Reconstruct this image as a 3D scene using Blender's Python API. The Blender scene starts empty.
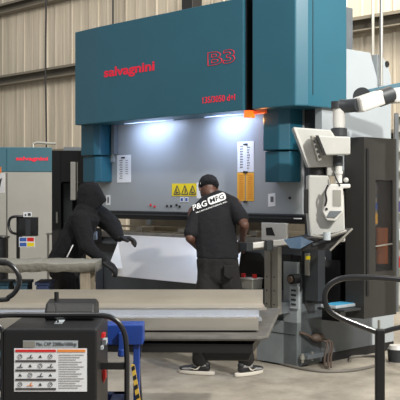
import bpy, bmesh, math, random
from mathutils import Vector, Matrix, noise
from mathutils.bvhtree import BVHTree
random.seed(7)
S = bpy.context.scene
COL = S.collection
R = math.radians
F, HZ, EYE = 950.0, 194.0, 1.55

# ---------------------------------------------------------------- measuring
def P(x, y, Y):                       # a point seen at (x, y) of the photo, Y metres in front of the lens
    return Vector(((x-200)/F*Y, Y, EYE-(y-HZ)/F*Y))
TH = R(-46); CA, SA = math.cos(R(46)), math.sin(R(46)); OY = 9.43
def depth(t, b): return OY - SA*t + CA*b
def tx(x, b):                         # place along the machine from a photo column, b = distance behind its ram
    u = x-200
    return (u*(OY+CA*b) - F*SA*b)/(CA*F+SA*u)
def bb(x, t):
    u = x-200
    return (u*(OY-SA*t) - F*CA*t)/(SA*F-CA*u)
def zy(y, t, b): return EYE-(y-HZ)/F*depth(t, b)
MW = Matrix.Translation((0, OY, 0)) @ Matrix.Rotation(TH, 4, 'Z')
MWI = MW.inverted()

# ---------------------------------------------------------------- materials
def lin(c):
    return tuple(((v/255)/12.92 if v/255 <= .04045 else ((v/255+.055)/1.055)**2.4) for v in c)
MATS = {}
def mat(name, rgb, rough=.5, metal=0., var=0., vscale=6., bump=0., bscale=60., emit=0., coat=0., stretch=None, rvar=0., streak=False):
    if name in MATS: return MATS[name]
    m = bpy.data.materials.new(name); m.use_nodes = True; MATS[name] = m
    nt = m.node_tree; p = nt.nodes['Principled BSDF']
    c = lin(rgb)
    p.inputs['Base Color'].default_value = (*c, 1)
    p.inputs['Roughness'].default_value = rough
    p.inputs['Metallic'].default_value = metal
    if coat: p.inputs['Coat Weight'].default_value = coat
    if emit:
        p.inputs['Emission Color'].default_value = (*c, 1); p.inputs['Emission Strength'].default_value = emit
    tc = nt.nodes.new('ShaderNodeTexCoord')
    mp = nt.nodes.new('ShaderNodeMapping'); nt.links.new(tc.outputs['Object'], mp.inputs[0])
    if stretch: mp.inputs['Scale'].default_value = stretch
    if var:
        n = nt.nodes.new('ShaderNodeTexNoise'); n.inputs['Scale'].default_value = vscale
        n.inputs['Detail'].default_value = 6; n.inputs['Roughness'].default_value = .6
        nt.links.new(mp.outputs[0], n.inputs['Vector'])
        r = nt.nodes.new('ShaderNodeValToRGB')
        r.color_ramp.elements[0].position = .3; r.color_ramp.elements[1].position = .7
        r.color_ramp.elements[0].color = (*[v*(1-var) for v in c], 1)
        r.color_ramp.elements[1].color = (*[min(1, v*(1+var)) for v in c], 1)
        nt.links.new(n.outputs['Fac'], r.inputs[0]); nt.links.new(r.outputs[0], p.inputs['Base Color'])
        if rvar:
            q = nt.nodes.new('ShaderNodeMapRange'); q.inputs[3].default_value = max(.02, rough-rvar); q.inputs[4].default_value = min(1, rough+rvar)
            nt.links.new(n.outputs['Fac'], q.inputs[0]); nt.links.new(q.outputs[0], p.inputs['Roughness'])
    if bump:
        n2 = nt.nodes.new('ShaderNodeTexNoise'); n2.inputs['Scale'].default_value = bscale; n2.inputs['Detail'].default_value = 4
        nt.links.new(mp.outputs[0], n2.inputs['Vector'])
        b = nt.nodes.new('ShaderNodeBump'); b.inputs['Strength'].default_value = bump; b.inputs['Distance'].default_value = .02
        nt.links.new(n2.outputs['Fac'], b.inputs['Height']); nt.links.new(b.outputs[0], p.inputs['Normal'])
    return m

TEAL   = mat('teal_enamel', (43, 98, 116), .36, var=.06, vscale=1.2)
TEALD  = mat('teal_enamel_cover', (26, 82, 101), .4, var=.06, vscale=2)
TEALB  = mat('teal_cabinet_band', (62, 104, 120), .45, var=.05)
GREYP  = mat('grey_enamel', (158, 163, 165), .42, var=.04, vscale=2)
GREYL  = mat('pale_grey_enamel', (170, 178, 182), .45, var=.04, vscale=2)
GREYM  = mat('mid_grey_enamel', (98, 104, 108), .5, var=.12, vscale=5)
GREYK  = mat('dark_grey_enamel', (50, 53, 56), .45, var=.08)
BLACKP = mat('black_powder_coat', (18, 18, 19), .46, var=.1)
BLACKM = mat('black_matt', (24, 24, 26), .6)
BLACKG = mat('black_gloss_tube', (26, 26, 28), .28, coat=.3)
RED    = mat('red_letters', (252, 36, 70), .5)
REDK   = mat('red_plastic', (214, 40, 36), .4)
WHITEP = mat('white_paper', (232, 234, 236), .8)
WHITEE = mat('white_enamel', (204, 203, 197), .4, var=.04)
CREAM  = mat('cream_housing', (184, 184, 178), .45, var=.05)
YELLOW = mat('yellow_sticker', (240, 216, 36), .5)
YELLO2 = mat('amber_plastic_card', (248, 184, 66), .5)
ORANGE = mat('orange_lens', (255, 104, 36), .4, emit=1.3)
INK    = mat('ink', (70, 70, 74), .7)
BLUEI  = mat('blue_ink', (60, 96, 170), .6)
ORI    = mat('orange_ink', (236, 140, 60), .6)
BLUE   = mat('blue_paint', (26, 60, 136), .42, var=.12)
STEEL  = mat('mill_sheet_steel', (196, 190, 178), .36, metal=.75, var=.07, vscale=3, stretch=(1, 5, 5), rvar=.08)
STEELB = mat('bright_sheet_steel', (232, 230, 226), .34, metal=.35, var=.05, vscale=2, rvar=.06)
STEELD = mat('worn_steel_top', (126, 124, 118), .5, metal=.4, var=.25, vscale=9, rvar=.1)
ALU    = mat('aluminium_profile', (158, 156, 147), .4, metal=.5, var=.06)
TAN    = mat('tan_backstop', (172, 160, 140), .6, var=.15)
CLOTHB = mat('black_cotton', (16, 17, 22), .92, var=.15, vscale=14, bump=.5, bscale=26)
CLOTHP = mat('charcoal_trousers', (30, 28, 28), .92, var=.15, vscale=14, bump=.6, bscale=22)
HOODY  = mat('black_fleece', (13, 13, 16), .95, var=.15, vscale=14, bump=.6, bscale=24)
SKIN   = mat('brown_skin', (92, 62, 50), .5, var=.06)
SKIN2  = mat('tan_skin', (120, 84, 66), .5, var=.06)
GLOVE  = mat('black_glove', (26, 26, 28), .6, bump=.3, bscale=200)
WHITER = mat('white_print', (235, 235, 235), .7)
SOLE   = mat('white_rubber', (206, 200, 188), .6, var=.05)
SHOEG  = mat('grey_suede', (138, 138, 138), .85)
FELT   = mat('grey_blanket', (138, 136, 126), .95, var=.12, vscale=10, bump=.8, bscale=18)
WOOD   = mat('weathered_wood', (140, 130, 112), .8, var=.2, vscale=8, stretch=(6, 6, 1))
CONDUIT= mat('galvanised_conduit', (178, 178, 172), .4, metal=.6)
HOSE   = mat('grey_hose', (112, 108, 100), .6)
HOSEB  = mat('brown_hose', (86, 72, 62), .6)
GIRT   = mat('girt_steel', (112, 106, 94), .6, var=.12, vscale=2)
SKYB   = mat('blue_tablet', (70, 160, 200), .5)
BRONZE = mat('orange_roll', (186, 104, 52), .6, var=.1)
LED    = mat('led_strip', (205, 222, 255), .5, emit=.7)

def wall_mat():
    m = bpy.data.materials.new('dusty_metal_wall'); m.use_nodes = True; nt = m.node_tree; p = nt.nodes['Principled BSDF']
    p.inputs['Roughness'].default_value = .75
    tc = nt.nodes.new('ShaderNodeTexCoord')
    mp = nt.nodes.new('ShaderNodeMapping'); mp.inputs['Scale'].default_value = (3.2, 1, .18); nt.links.new(tc.outputs['Object'], mp.inputs[0])
    n = nt.nodes.new('ShaderNodeTexNoise'); n.inputs['Scale'].default_value = 1.6; n.inputs['Detail'].default_value = 8; n.inputs['Roughness'].default_value = .65
    nt.links.new(mp.outputs[0], n.inputs['Vector'])
    r = nt.nodes.new('ShaderNodeValToRGB'); e = r.color_ramp.elements
    e[0].position = .3; e[0].color = (*lin((158, 149, 133)), 1); e[1].position = .72; e[1].color = (*lin((206, 196, 178)), 1)
    nt.links.new(n.outputs['Fac'], r.inputs[0]); nt.links.new(r.outputs[0], p.inputs['Base Color'])
    return m
def floor_mat():
    m = bpy.data.materials.new('worn_concrete'); m.use_nodes = True; nt = m.node_tree; p = nt.nodes['Principled BSDF']
    tc = nt.nodes.new('ShaderNodeTexCoord')
    n = nt.nodes.new('ShaderNodeTexNoise'); n.inputs['Scale'].default_value = 1.7; n.inputs['Detail'].default_value = 10; n.inputs['Roughness'].default_value = .7
    mp = nt.nodes.new('ShaderNodeMapping'); mp.inputs['Scale'].default_value = (1, .8, 1)
    nt.links.new(tc.outputs['Object'], mp.inputs[0]); nt.links.new(mp.outputs[0], n.inputs['Vector'])
    r = nt.nodes.new('ShaderNodeValToRGB'); e = r.color_ramp.elements
    e[0].position = .34; e[0].color = (*lin((124, 117, 106)), 1); e[1].position = .66; e[1].color = (*lin((176, 169, 155)), 1)
    nt.links.new(n.outputs['Fac'], r.inputs[0]); nt.links.new(r.outputs[0], p.inputs['Base Color'])
    n2 = nt.nodes.new('ShaderNodeTexNoise'); n2.inputs['Scale'].default_value = 5; n2.inputs['Detail'].default_value = 6
    nt.links.new(tc.outputs['Object'], n2.inputs['Vector'])
    q = nt.nodes.new('ShaderNodeMapRange'); q.inputs[3].default_value = .35; q.inputs[4].default_value = .75
    nt.links.new(n2.outputs['Fac'], q.inputs[0]); nt.links.new(q.outputs[0], p.inputs['Roughness'])
    b = nt.nodes.new('ShaderNodeBump'); b.inputs['Strength'].default_value = .15
    nt.links.new(n2.outputs['Fac'], b.inputs['Height']); nt.links.new(b.outputs[0], p.inputs['Normal'])
    return m
def glass_mat(name, rgb, alpha):
    m = bpy.data.materials.new(name); m.use_nodes = True; p = m.node_tree.nodes['Principled BSDF']
    p.inputs['Base Color'].default_value = (*lin(rgb), 1); p.inputs['Roughness'].default_value = .12; p.inputs['Alpha'].default_value = alpha
    return m
SMOKE = glass_mat('smoked_acrylic', (60, 60, 62), .25)
CLEARP = glass_mat('clear_plastic', (190, 190, 180), .55)

# ---------------------------------------------------------------- mesh builder
class MB:
    def __init__(s): s.b = bmesh.new()
    def pts(s, co, faces):
        v = [s.b.verts.new(c) for c in co]
        for f in faces:
            try: s.b.faces.new([v[i] for i in f])
            except ValueError: pass
        return s
    def box(s, x0, x1, y0, y1, z0, z1, M=None):
        co = [Vector((x, y, z)) for z in (z0, z1) for y in (y0, y1) for x in (x0, x1)]
        if M: co = [M @ c for c in co]
        return s.pts(co, [(0, 2, 3, 1), (4, 5, 7, 6), (0, 1, 5, 4), (2, 6, 7, 3), (0, 4, 6, 2), (1, 3, 7, 5)])
    def bar(s, p0, p1, w, h, up=(0, 0, 1)):
        p0, p1 = Vector(p0), Vector(p1); d = (p1-p0); L = d.length; d.normalize(); up = Vector(up)
        if abs(d.dot(up)) > .98: up = Vector((0, 1, 0))
        sx = d.cross(up).normalized(); uz = sx.cross(d)
        M = Matrix(((d.x, sx.x, uz.x, p0.x), (d.y, sx.y, uz.y, p0.y), (d.z, sx.z, uz.z, p0.z), (0, 0, 0, 1)))
        return s.box(0, L, -w/2, w/2, -h/2, h/2, M)
    def prism(s, poly, vec):          # closed polygon (3-D points) pushed along vec
        n = len(poly); vec = Vector(vec); a = [Vector(p) for p in poly]; co = a+[p+vec for p in a]
        return s.pts(co, [tuple(range(n))[::-1], tuple(range(n, 2*n))]+[(i, (i+1) % n, n+(i+1) % n, n+i) for i in range(n)])
    def cone(s, p0, p1, r0, r1=None, n=20):
        r1 = r0 if r1 is None else r1
        p0, p1 = Vector(p0), Vector(p1); d = (p1-p0).normalized(); u = d.orthogonal().normalized(); w = d.cross(u)
        co = [p+(u*math.cos(2*math.pi*i/n)+w*math.sin(2*math.pi*i/n))*r for p, r in ((p0, r0), (p1, r1)) for i in range(n)]
        return s.pts(co, [tuple(range(n))[::-1], tuple(range(n, 2*n))]+[(i, (i+1) % n, n+(i+1) % n, n+i) for i in range(n)])
    def tube(s, path, r, n=12, sub=6):
        p = [Vector(q) for q in path]
        if sub > 1 and len(p) > 2:
            q = [p[0]*2-p[1]]+p+[p[-1]*2-p[-2]]; o = []
            for i in range(1, len(q)-2):
                a, b, c, d = q[i-1:i+3]
                for k in range(sub):
                    t = k/sub
                    o.append(.5*((2*b)+(c-a)*t+(2*a-5*b+4*c-d)*t*t+(3*b-a-3*c+d)*t**3))
            o.append(p[-1]); p = o
        u = None; rings = []
        for i, c in enumerate(p):
            d = (p[min(i+1, len(p)-1)]-p[max(i-1, 0)]).normalized()
            u = d.orthogonal().normalized() if u is None else (u-d*u.dot(d)).normalized()
            w = d.cross(u)
            rr = r(i/(len(p)-1)) if callable(r) else r
            rings.append([s.b.verts.new(c+(u*math.cos(2*math.pi*k/n)+w*math.sin(2*math.pi*k/n))*rr) for k in range(n)])
        for a, b in zip(rings, rings[1:]):
            for k in range(n): s.b.faces.new((a[k], a[(k+1) % n], b[(k+1) % n], b[k]))
        s.b.faces.new(rings[0][::-1]); s.b.faces.new(rings[-1])
        return s
    def ell(s, c, r, rot=None, n=16):
        M = Matrix.Translation(c) @ (rot.to_4x4() if rot else Matrix()) @ Matrix.Diagonal((*r, 1))
        bmesh.ops.create_uvsphere(s.b, u_segments=n, v_segments=n//2+2, radius=1, matrix=M); return s
    def mesh(s, name, m=None):
        bmesh.ops.recalc_face_normals(s.b, faces=s.b.faces)
        me = bpy.data.meshes.new(name); s.b.to_mesh(me); s.b.free()
        if m: me.materials.append(m)
        return me

def link(name, me, parent=None, bevel=0, smooth=False, solid=0, loc=None):
    o = bpy.data.objects.new(name, me); COL.objects.link(o)
    if parent is not None: o.parent = parent
    if loc is not None: o.location = loc
    if solid:
        q = o.modifiers.new('Solidify', 'SOLIDIFY'); q.thickness = solid; q.offset = 0
    if bevel:
        q = o.modifiers.new('Bevel', 'BEVEL'); q.width = bevel; q.segments = 2; q.limit_method = 'ANGLE'; q.angle_limit = R(35)
    if smooth:
        for f in me.polygons: f.use_smooth = True
        try: me.set_sharp_from_angle(angle=R(40))
        except Exception: pass
    return o
def tag(o, label=None, cat=None, group=None, kind=None):
    for k, v in (('label', label), ('category', cat), ('group', group), ('kind', kind)):
        if v: o[k] = v
    return o
def thing(name, label, cat, loc=(0, 0, 0), rz=0, group=None):
    o = bpy.data.objects.new(name, None); COL.objects.link(o); o.empty_display_size = .1
    o.location = loc; o.rotation_euler = (0, 0, rz); tag(o, label, cat, group); return o
def inv(root):
    M = Matrix()
    while root is not None:
        M = Matrix.Translation(root.location) @ root.rotation_euler.to_matrix().to_4x4() @ M; root = root.parent
    return M.inverted()
def wpart(name, mb, m, root, **k):     # mb in world coordinates, becomes a part of root
    me = mb.mesh(name, m) if isinstance(mb, MB) else mb
    A = inv(root)
    me.transform(A)
    return link(name, me, root, **k)
def part(name, mb, m, root, **k):      # mb in the parent's coordinates
    return link(name, mb.mesh(name, m), root, **k)
def lone(name, mb, m, label, cat, origin, group=None, kind=None, **k):   # world coordinates, one-mesh thing
    me = mb.mesh(name, m); me.transform(Matrix.Translation(-Vector(origin)))
    o = link(name, me, None, loc=origin, **k); return tag(o, label, cat, group, kind)

def text_mesh(body, w=None, h=None, bold=0., outline=0., ext=.001, m=None, spacing=1., shear=0.):
    cu = bpy.data.curves.new('t', 'FONT'); cu.body = body; cu.size = 1; cu.align_x = 'LEFT'; cu.space_character = spacing; cu.resolution_u = 3
    cu.shear = shear
    if outline: cu.fill_mode = 'NONE'; cu.bevel_depth = outline; cu.bevel_resolution = 0; cu.offset = bold
    else: cu.offset = bold; cu.extrude = ext
    o = bpy.data.objects.new('t', cu); COL.objects.link(o)
    dg = bpy.context.evaluated_depsgraph_get(); me = bpy.data.meshes.new_from_object(o.evaluated_get(dg))
    bpy.data.objects.remove(o)
    xs = [v.co.x for v in me.vertices]; ys = [v.co.y for v in me.vertices]
    x0, x1, y0, y1 = min(xs), max(xs), min(ys), max(ys)
    sx = w/(x1-x0) if w else h/(y1-y0); sy = h/(y1-y0) if h else sx
    me.transform(Matrix.Diagonal((sx, sy, min(sx, sy) if outline else 1, 1)) @ Matrix.Translation((-(x0+x1)/2, -(y0+y1)/2, 0)))
    me.materials.clear()
    if m: me.materials.append(m)
    return me
UPRIGHT = Matrix.Rotation(R(90), 4, 'X')     # a sheet of text made to stand up, its face to -y

_t = bmesh.new(); bmesh.ops.create_icosphere(_t, subdivisions=2, radius=1); ICO = [v.co.copy() for v in _t.verts]; _t.free()
def hull_into(b, items):        # convex hull of several ellipsoids
    tmp = bmesh.new()
    for it in items:
        c, r = it[0], it[1]; rot = it[2] if len(it) > 2 else None
        if not hasattr(r, '__len__'): r = (r, r, r)
        M = Matrix.Translation(c) @ (rot.to_4x4() if rot else Matrix()) @ Matrix.Diagonal((*r, 1))
        for q in ICO: tmp.verts.new(M @ q)
    bmesh.ops.convex_hull(tmp, input=tmp.verts[:])
    for v in [v for v in tmp.verts if not v.link_faces]: tmp.verts.remove(v)
    bmesh.ops.recalc_face_normals(tmp, faces=tmp.faces)
    me = bpy.data.meshes.new('h'); tmp.to_mesh(me); tmp.free(); b.from_mesh(me); bpy.data.meshes.remove(me)
def body_mesh(name, groups, m, voxel=.01, smooth=4, wrinkle=0., wscale=9., sweep=(1, 1, 1)):
    b = bmesh.new()
    for g in groups: hull_into(b, g)
    me = bpy.data.meshes.new('b'); b.to_mesh(me); b.free()
    o = bpy.data.objects.new('b', me); COL.objects.link(o)
    q = o.modifiers.new('r', 'REMESH'); q.mode = 'VOXEL'; q.voxel_size = voxel; q.adaptivity = 0
    if smooth:
        q = o.modifiers.new('s', 'SMOOTH'); q.iterations = smooth; q.factor = .5
    dg = bpy.context.evaluated_depsgraph_get(); out = bpy.data.meshes.new_from_object(o.evaluated_get(dg))
    bpy.data.objects.remove(o); bpy.data.meshes.remove(me)
    if wrinkle:
        nn = [v.normal.copy() for v in out.vertices]
        for v, n in zip(out.vertices, nn):
            c = v.co; q = Vector((c.x*sweep[0], c.y*sweep[1], c.z*sweep[2]))*wscale
            w = noise.noise(q)+.5*noise.noise(q*2.3+Vector((3, 1, 7)))
            w = (1-abs(w)*2.2)*.7
            v.co = c+n*(w*wrinkle)
    out.name = name; out.materials.clear(); out.materials.append(m)
    for f in out.polygons: f.use_smooth = True
    return out

# ================================================================ SETTING
fl = MB().box(-18, 12, 1.5, 36, -.1, 0); tag(link('floor', fl.mesh('floor', floor_mat())), kind='structure')
WB = 5.47
w = MB(); x = -24.0
prof = []
while x < 6:                       # ribbed cladding sheet: three shallow ribs and one seam rib per 0.9 m panel
    for k in range(3):
        q = x+k*.3; h = .016 if k == 0 else .006
        prof += [(q, 0), (q+.02, -h), (q+.05, -h), (q+.07, 0)]
    x += .9
vs = [[Vector((a, WB+c, z)) for a, c in prof] for z in (0, 7.5)]
n = len(prof)
w.pts(vs[0]+vs[1], [(i, i+1, n+i+1, n+i) for i in range(n-1)])
wm = w.mesh('wall_back', wall_mat()); wo = link('wall_back', wm); wo.matrix_world = MW
mod = wo.modifiers.new('Solidify', 'SOLIDIFY'); mod.thickness = .05; mod.offset = -1
tag(wo, kind='structure')
for i, z in enumerate((2.4, 4.15, 5.78)):
    g = MB(); x0, x1 = -24, 6; y1 = WB-.04; d = .22; h = .2
    g.prism([(x0, y1, z+h/2), (x0, y1-d, z+h/2), (x0, y1-d, z+h/2-.05), (x0, y1-d+.02, z+h/2-.05), (x0, y1-d+.02, z+h/2-.02), (x0, y1-.02, z+h/2-.02), (x0, y1-.02, z-h/2), (x0, y1, z-h/2)], (x1-x0, 0, 0))
    g.box(x0, x1, y1-d, y1-.02, z-h/2-.02, z-h/2)
    o = link('trim_%d' % (i+1), g.mesh('girt', GIRT)); o.matrix_world = MW; tag(o, kind='structure')

def wall_line(name, xp, z0, z1, r, m, label, cat, b=WB-.3, sway=0):
    t = tx(xp, b); pts = [MW @ Vector((t+sway*math.sin(k*1.3), b, z1+(z0-z1)*k/6)) for k in range(7)]
    lone(name, MB().tube(pts, r, 8, 3), m, label, cat, pts[-1], smooth=True)
wall_line('hanging_cable', 46, 2.5, 7.3, .018, BLACKM, 'thin black cable hanging down the tan wall left of the press', 'cable', sway=.02)
wall_line('hanging_cable', 113, 2.6, 7.3, .018, BLACKM, 'thin black cable on the wall just above the left half of the teal hood', 'cable')
wall_line('conduit_pipe', 373, 2.4, 7.3, .022, CONDUIT, 'thin grey conduit on the wall above the grey side frame', 'pipe')
t = tx(195, WB-.3); jb = MB().box(t-.14, t+.14, WB-.5, WB-.26, 4.35, 5.1); jb.cone((t-.22, WB-.35, 4.3), (t-.22, WB-.35, 7.3), .03)
me = jb.mesh('junction_box', BLACKM); me.transform(MW); o = link('junction_box', me, bevel=.01)
tag(o, 'dark junction box on the wall just above the hood beside the top edge', 'box')
# thin conduit and wires run along the lowest girt, over the far cabinet
p = [P(33, 144, 15.2), P(38, 142.6, 15.2), P(48, 143.4, 15.2), P(56, 143.6, 15.2)]
lone('conduit_pipe', MB().tube(p, .02, 8, 3).cone(p[0], P(33, 150, 15.2), .02), CONDUIT, 'short pale conduit lying above the far teal and grey cabinet', 'pipe', p[0], smooth=True)

# ================================================================ PRESS BRAKE
PB = thing('press_brake', 'huge teal and grey press brake with red lettering on its hood, behind the two workers', 'machine', (0, OY, 0), TH)
HB = -.36
tL, tR = tx(75, HB+.03), tx(243, HB)
zb = zy(124.6, tx(78, HB), HB); zt = zy(32, tL, HB)
cL = tx(97, HB)
hood = MB()
hood.prism([(tL, HB+.03, zb), (cL, HB, zb), (tR, HB, zb), (tR, .02, zb), (tL, .02, zb)], (0, 0, zt-zb))
ho = part('hood', hood, TEAL, PB, bevel=.006)
m = MB().box(tR+.001, tR+.02, HB+.03, .1, zb+.0, zt)
part('hood_side_shade', m, BLACKP, PB)  # black sheet on the hood side, paints the shade in the gap
def front_text(name, body, xa, xb, ya, yb, b, mt, parent=PB, **k):    # lettering on a front-facing panel, box given in photo px
    t0, t1 = tx(xa, b), tx(xb, b); tm = (t0+t1)/2; xm = (xa+xb)/2
    z1, z0 = zy(ya, tm, b), zy(yb, tm, b)
    me = text_mesh(body, t1-t0, z1-z0, m=mt, **k); me.transform(Matrix.Translation((tm, b, (z0+z1)/2)) @ UPRIGHT)
    return link(name, me, parent)
front_text('lettering', 'salvagnini', 104, 154.5, 64.5, 77, HB-.002, RED, ho, bold=.028)
front_text('lettering', 'B3', 207.5, 235, 50.5, 64.5, HB-.003, RED, ho, outline=.014, bold=.02)
front_text('lettering', '135/3050 d+l', 202.5, 235, 95.5, 102, HB-.002, RED, ho, bold=.012)
# LED strips and beacon under the hood
for xa, xb in ((124, 172), (204, 246)):
    t0, t1 = tx(xa, -.1), tx(xb, -.1)
    l = part('led_light', MB().box(t0, t1, -.1, -.075, zb-.006, zb-.001), LED, PB)
    li = bpy.data.lights.new('led_lamp', 'AREA'); li.shape = 'RECTANGLE'; li.size = (t1-t0)*.7; li.size_y = .05; li.energy = 5.5; li.color = (.55, .68, 1)
    lo = bpy.data.objects.new('led_lamp', li); COL.objects.link(lo)
    lo.matrix_world = MW @ Matrix.Translation(((t0+t1)/2, -.19, zb-.02)) @ Matrix.Rotation(R(22), 4, 'X')
# gap, right tower of the hood
g0 = tx(252, HB); g1 = tx(295, HB); tS = tx(308, HB+.1)
bS = bb(347, tS)
zr = zy(109.5, g0, HB)
rt = MB().prism([(g0, HB+.0, zr), (g1, HB, zr), (tS, HB+.1, zr), (tS, bS, zr), (g0, bS, zr)], (0, 0, 3.6-zr))
tower = part('hood_tower', rt, TEAL, PB, bevel=.012)
part('seam', MB().box(tS-.001, tS+.002, bb(312.5, tS), bb(313.2, tS), zr+.1, 3.5), BLACKM, tower)
part('recess_panel', MB().box(tR+.02, g0-.002, -.1, .1, zb, 3.6), BLACKP, PB)  # back of the gap, its shade put into the black colour
bt0, bt1 = tx(246, -.3), tx(252, -.3)
bc = part('beacon_or_glow', MB().box(bt0, bt1, -.33, -.26, zy(118, bt0, -.3), zb-.001), ORANGE, PB, bevel=.006)
t0, t1 = tx(254, -.25), tx(267, -.25)
part('beacon_or_glow', MB().box(t0, t1, -.28, -.22, zr-.03, zr-.001), mat('orange_reflection', (226, 96, 50), .4, emit=.25), PB, bevel=.004)  # the beacon's orange reflection, built as a faintly glowing block
lp = bpy.data.lights.new('beacon_lamp', 'POINT'); lp.energy = 1.2; lp.color = (1, .3, .06); lp.shadow_soft_size = .03
lo = bpy.data.objects.new('beacon_lamp', lp); COL.objects.link(lo); lo.location = MW @ Vector(((bt0+bt1)/2+.1, -.25, zr-.09))
# ram (moving beam)
rl, rr = tx(92, 0), tx(302.5, 0); zr0 = zy(212.5, 0, 0)
ram = part('ram', MB().box(rl, rr, 0, .1, zr0, zb+.3), GREYP, PB, bevel=.004)
part('tool_clamp', MB().box(rl-.03, rr+.06, -.035, .06, zy(221, 0, -.03), zr0-.001).box(rl-.03, rr+.06, -.05, -.03, zy(215.5, 0, -.05), zr0-.004), BLACKP, PB, bevel=.004)
part('tool_rail', MB().box(rl, rr+.03, -.062, -.05, zy(216.6, 0, -.05), zy(215.2, 0, -.05)), GREYK, PB)
# covers for the cylinders
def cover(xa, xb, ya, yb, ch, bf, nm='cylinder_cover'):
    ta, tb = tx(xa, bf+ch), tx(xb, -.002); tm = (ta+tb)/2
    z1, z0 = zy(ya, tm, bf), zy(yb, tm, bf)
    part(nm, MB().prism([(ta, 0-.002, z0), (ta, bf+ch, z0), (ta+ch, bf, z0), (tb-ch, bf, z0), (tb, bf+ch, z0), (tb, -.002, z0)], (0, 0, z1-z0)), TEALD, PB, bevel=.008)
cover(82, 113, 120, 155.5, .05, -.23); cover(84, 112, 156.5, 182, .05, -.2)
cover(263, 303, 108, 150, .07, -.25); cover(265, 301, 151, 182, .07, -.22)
part('slide_rail', MB().box(tx(114, -.02), tx(117, -.02), -.06, -.001, zy(150, 0, 0), zb), GREYM, PB)
part('guide_panel', MB().box(rr+.01, rr+.16, .02, .12, zy(300, 1.3, 0), zb+.2), GREYK, PB)
# upper rear body and side frames
part('upper_beam', MB().box(tL+.15, tS-.1, .12, .5, 1.75, 3.25), GREYM, PB)
def frame_side(t, th, bend, ztop):
    prof = [(bend, ztop-.25), (bend-.12, ztop), (-.02, ztop), (-.02, 1.9), (.3, 1.75), (.6, 1.5), (bend-.3, 1.2), (bend, 1.2)]
    return MB().prism([(t, a, z) for a, z in prof], (th, 0, 0))
tP = tS-.04; bE = bb(378, tP)
ztop = zy(49, tP, bb(348, tP))
part('side_frame', frame_side(tP-.08, .08, bE, ztop), GREYL, PB, bevel=.004)
part('side_frame', frame_side(tL+.2, .08, bE, ztop), GREYL, PB, bevel=.004)
b1 = bb(392, tP)
ear = MB().prism([(tP-.07, bE+.001, 1.2), (tP-.07, b1, 1.2), (tP-.07, b1, ztop-.2), (tP-.07, b1-.05, ztop-.08), (tP-.07, b1-.16, ztop), (tP-.07, bE+.001, ztop)], (.06, 0, 0))
eo = part('lifting_plate', ear, GREYL, PB, bevel=.004)
hb_ = bb(387.5, tP)
part('lifting_hole', MB().cone((tP-.012, hb_, zy(64, tP, hb_)), (tP+.002, hb_, zy(64, tP, hb_)), .028), BLACKM, eo)
part('conduit', MB().cone((tP+.03, bE+.01, zy(86, tP, bE)), (tP+.03, bE+.01, 5.2), .017), CONDUIT, PB, smooth=True)
# bed (lower beam) and opening
zd = zy(239, 0, 0)
part('back_gauge', MB().box(rl, rr, .55, .6, .9, 1.6).box(rl, rr, .4, .45, zy(231, 0, .4), zy(229, 0, .4)).box(rl, rr, .3, .4, zy(236, 0, .3), zy(234.5, 0, .3)), TAN, PB)
for xx in (148, 190, 262):
    t = tx(xx, .35); part('gauge_finger', MB().box(t-.05, t+.05, .22, .5, 1.1, 1.19).box(t-.02, t+.02, .12, .3, 1.12, 1.15), STEEL, PB, bevel=.005)
part('die_rail', MB().box(rl, rr, -.03, .06, zd-.03, zd+.04), STEELD, PB, bevel=.01)
bed = part('bed', MB().box(rl, tx(262, 0), 0, .12, .12, zd-.03).box(tx(262, 0), tx(300, 0)-.0, 0.02, .12, .0, zd-.03), GREYM, PB, bevel=.004)
part('bed_slot', MB().box(rl+.02, rr-.1, -.04, -.001, zy(258, 0, 0), zy(249, 0, 0)), BLACKP, PB)
part('bed_recess', MB().box(tx(240, -.02), tx(300, -.02), -.03, -.001, zy(286, .6, 0), zy(252, .6, 0)), BLACKP, PB)
part('bed_box', MB().box(rl, rl+.22, -.2, -.01, zy(290, -1.5, 0), zy(262, -1.5, 0)), GREYM, PB, bevel=.006)
# right pedestal: pale grey foot box whose corner is the nearest
cf = tx(300, -.02)
part('pedestal', MB().box(tx(258, -.04), cf, -.06, -.001, .015, zy(322, cf, 0)).box(tx(284, -.05), cf, -.06, -.001, .015, zy(262, cf, 0)), mat('grey_pedestal_enamel', (138, 146, 148), .5, var=.12, vscale=5), PB, bevel=.004)
part('pedestal_seam', MB().box(tx(262, -.07), cf-.02, -.064, -.058, zy(331, .9, -.05), zy(330.2, .9, -.05)), GREYK, PB)
part('foot', MB().box(tx(264, -.05), cf-.01, -.05, .1, 0, .014), BLACKM, PB)
# side lower body
part('side_skirt', MB().box(cf-.05, cf+.0, .0, bb(322, cf), .015, .5).box(cf-.05, cf+.0, .0, bb(372, cf), .08, zy(303, cf, .1)), GREYM, PB, bevel=.004)
part('side_skirt', MB().box(cf-.05, cf-.004, bb(322.5, cf), bb(394, cf), .0, .079), BLACKM, PB)
part('side_skirt', MB().box(cf-.05, cf-.001, bb(372.6, cf), bb(394, cf), .08, zy(303, cf, .1)), GREYL, PB, bevel=.004)
sc = part('side_cabinet', MB().box(cf-.35, cf+.03, .03, bb(364, cf+.03), zy(303, cf, .1), zy(247, cf, .1)), GREYK, PB, bevel=.006)
part('cabinet_lid', MB().box(cf-.36, cf+.04, .0, bb(362, cf+.03), zy(247, cf, .1)+.001, zy(246, cf, .1)+.01), GREYM, sc)
q = cf+.031
def side_rect(name, xa, xb, ya, yb, t, mt, par, d=.004, bevel=0):
    b0, b1 = bb(xa, t), bb(xb, t); bm_ = (b0+b1)/2
    return part(name, MB().box(t, t+d, b0, b1, zy(yb, t, bm_), zy(ya, t, bm_)), mt, par, bevel=bevel)
sb = side_rect('switch_box', 304.5, 312, 253, 275, q, ALU, sc, .05, .004)
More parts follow.
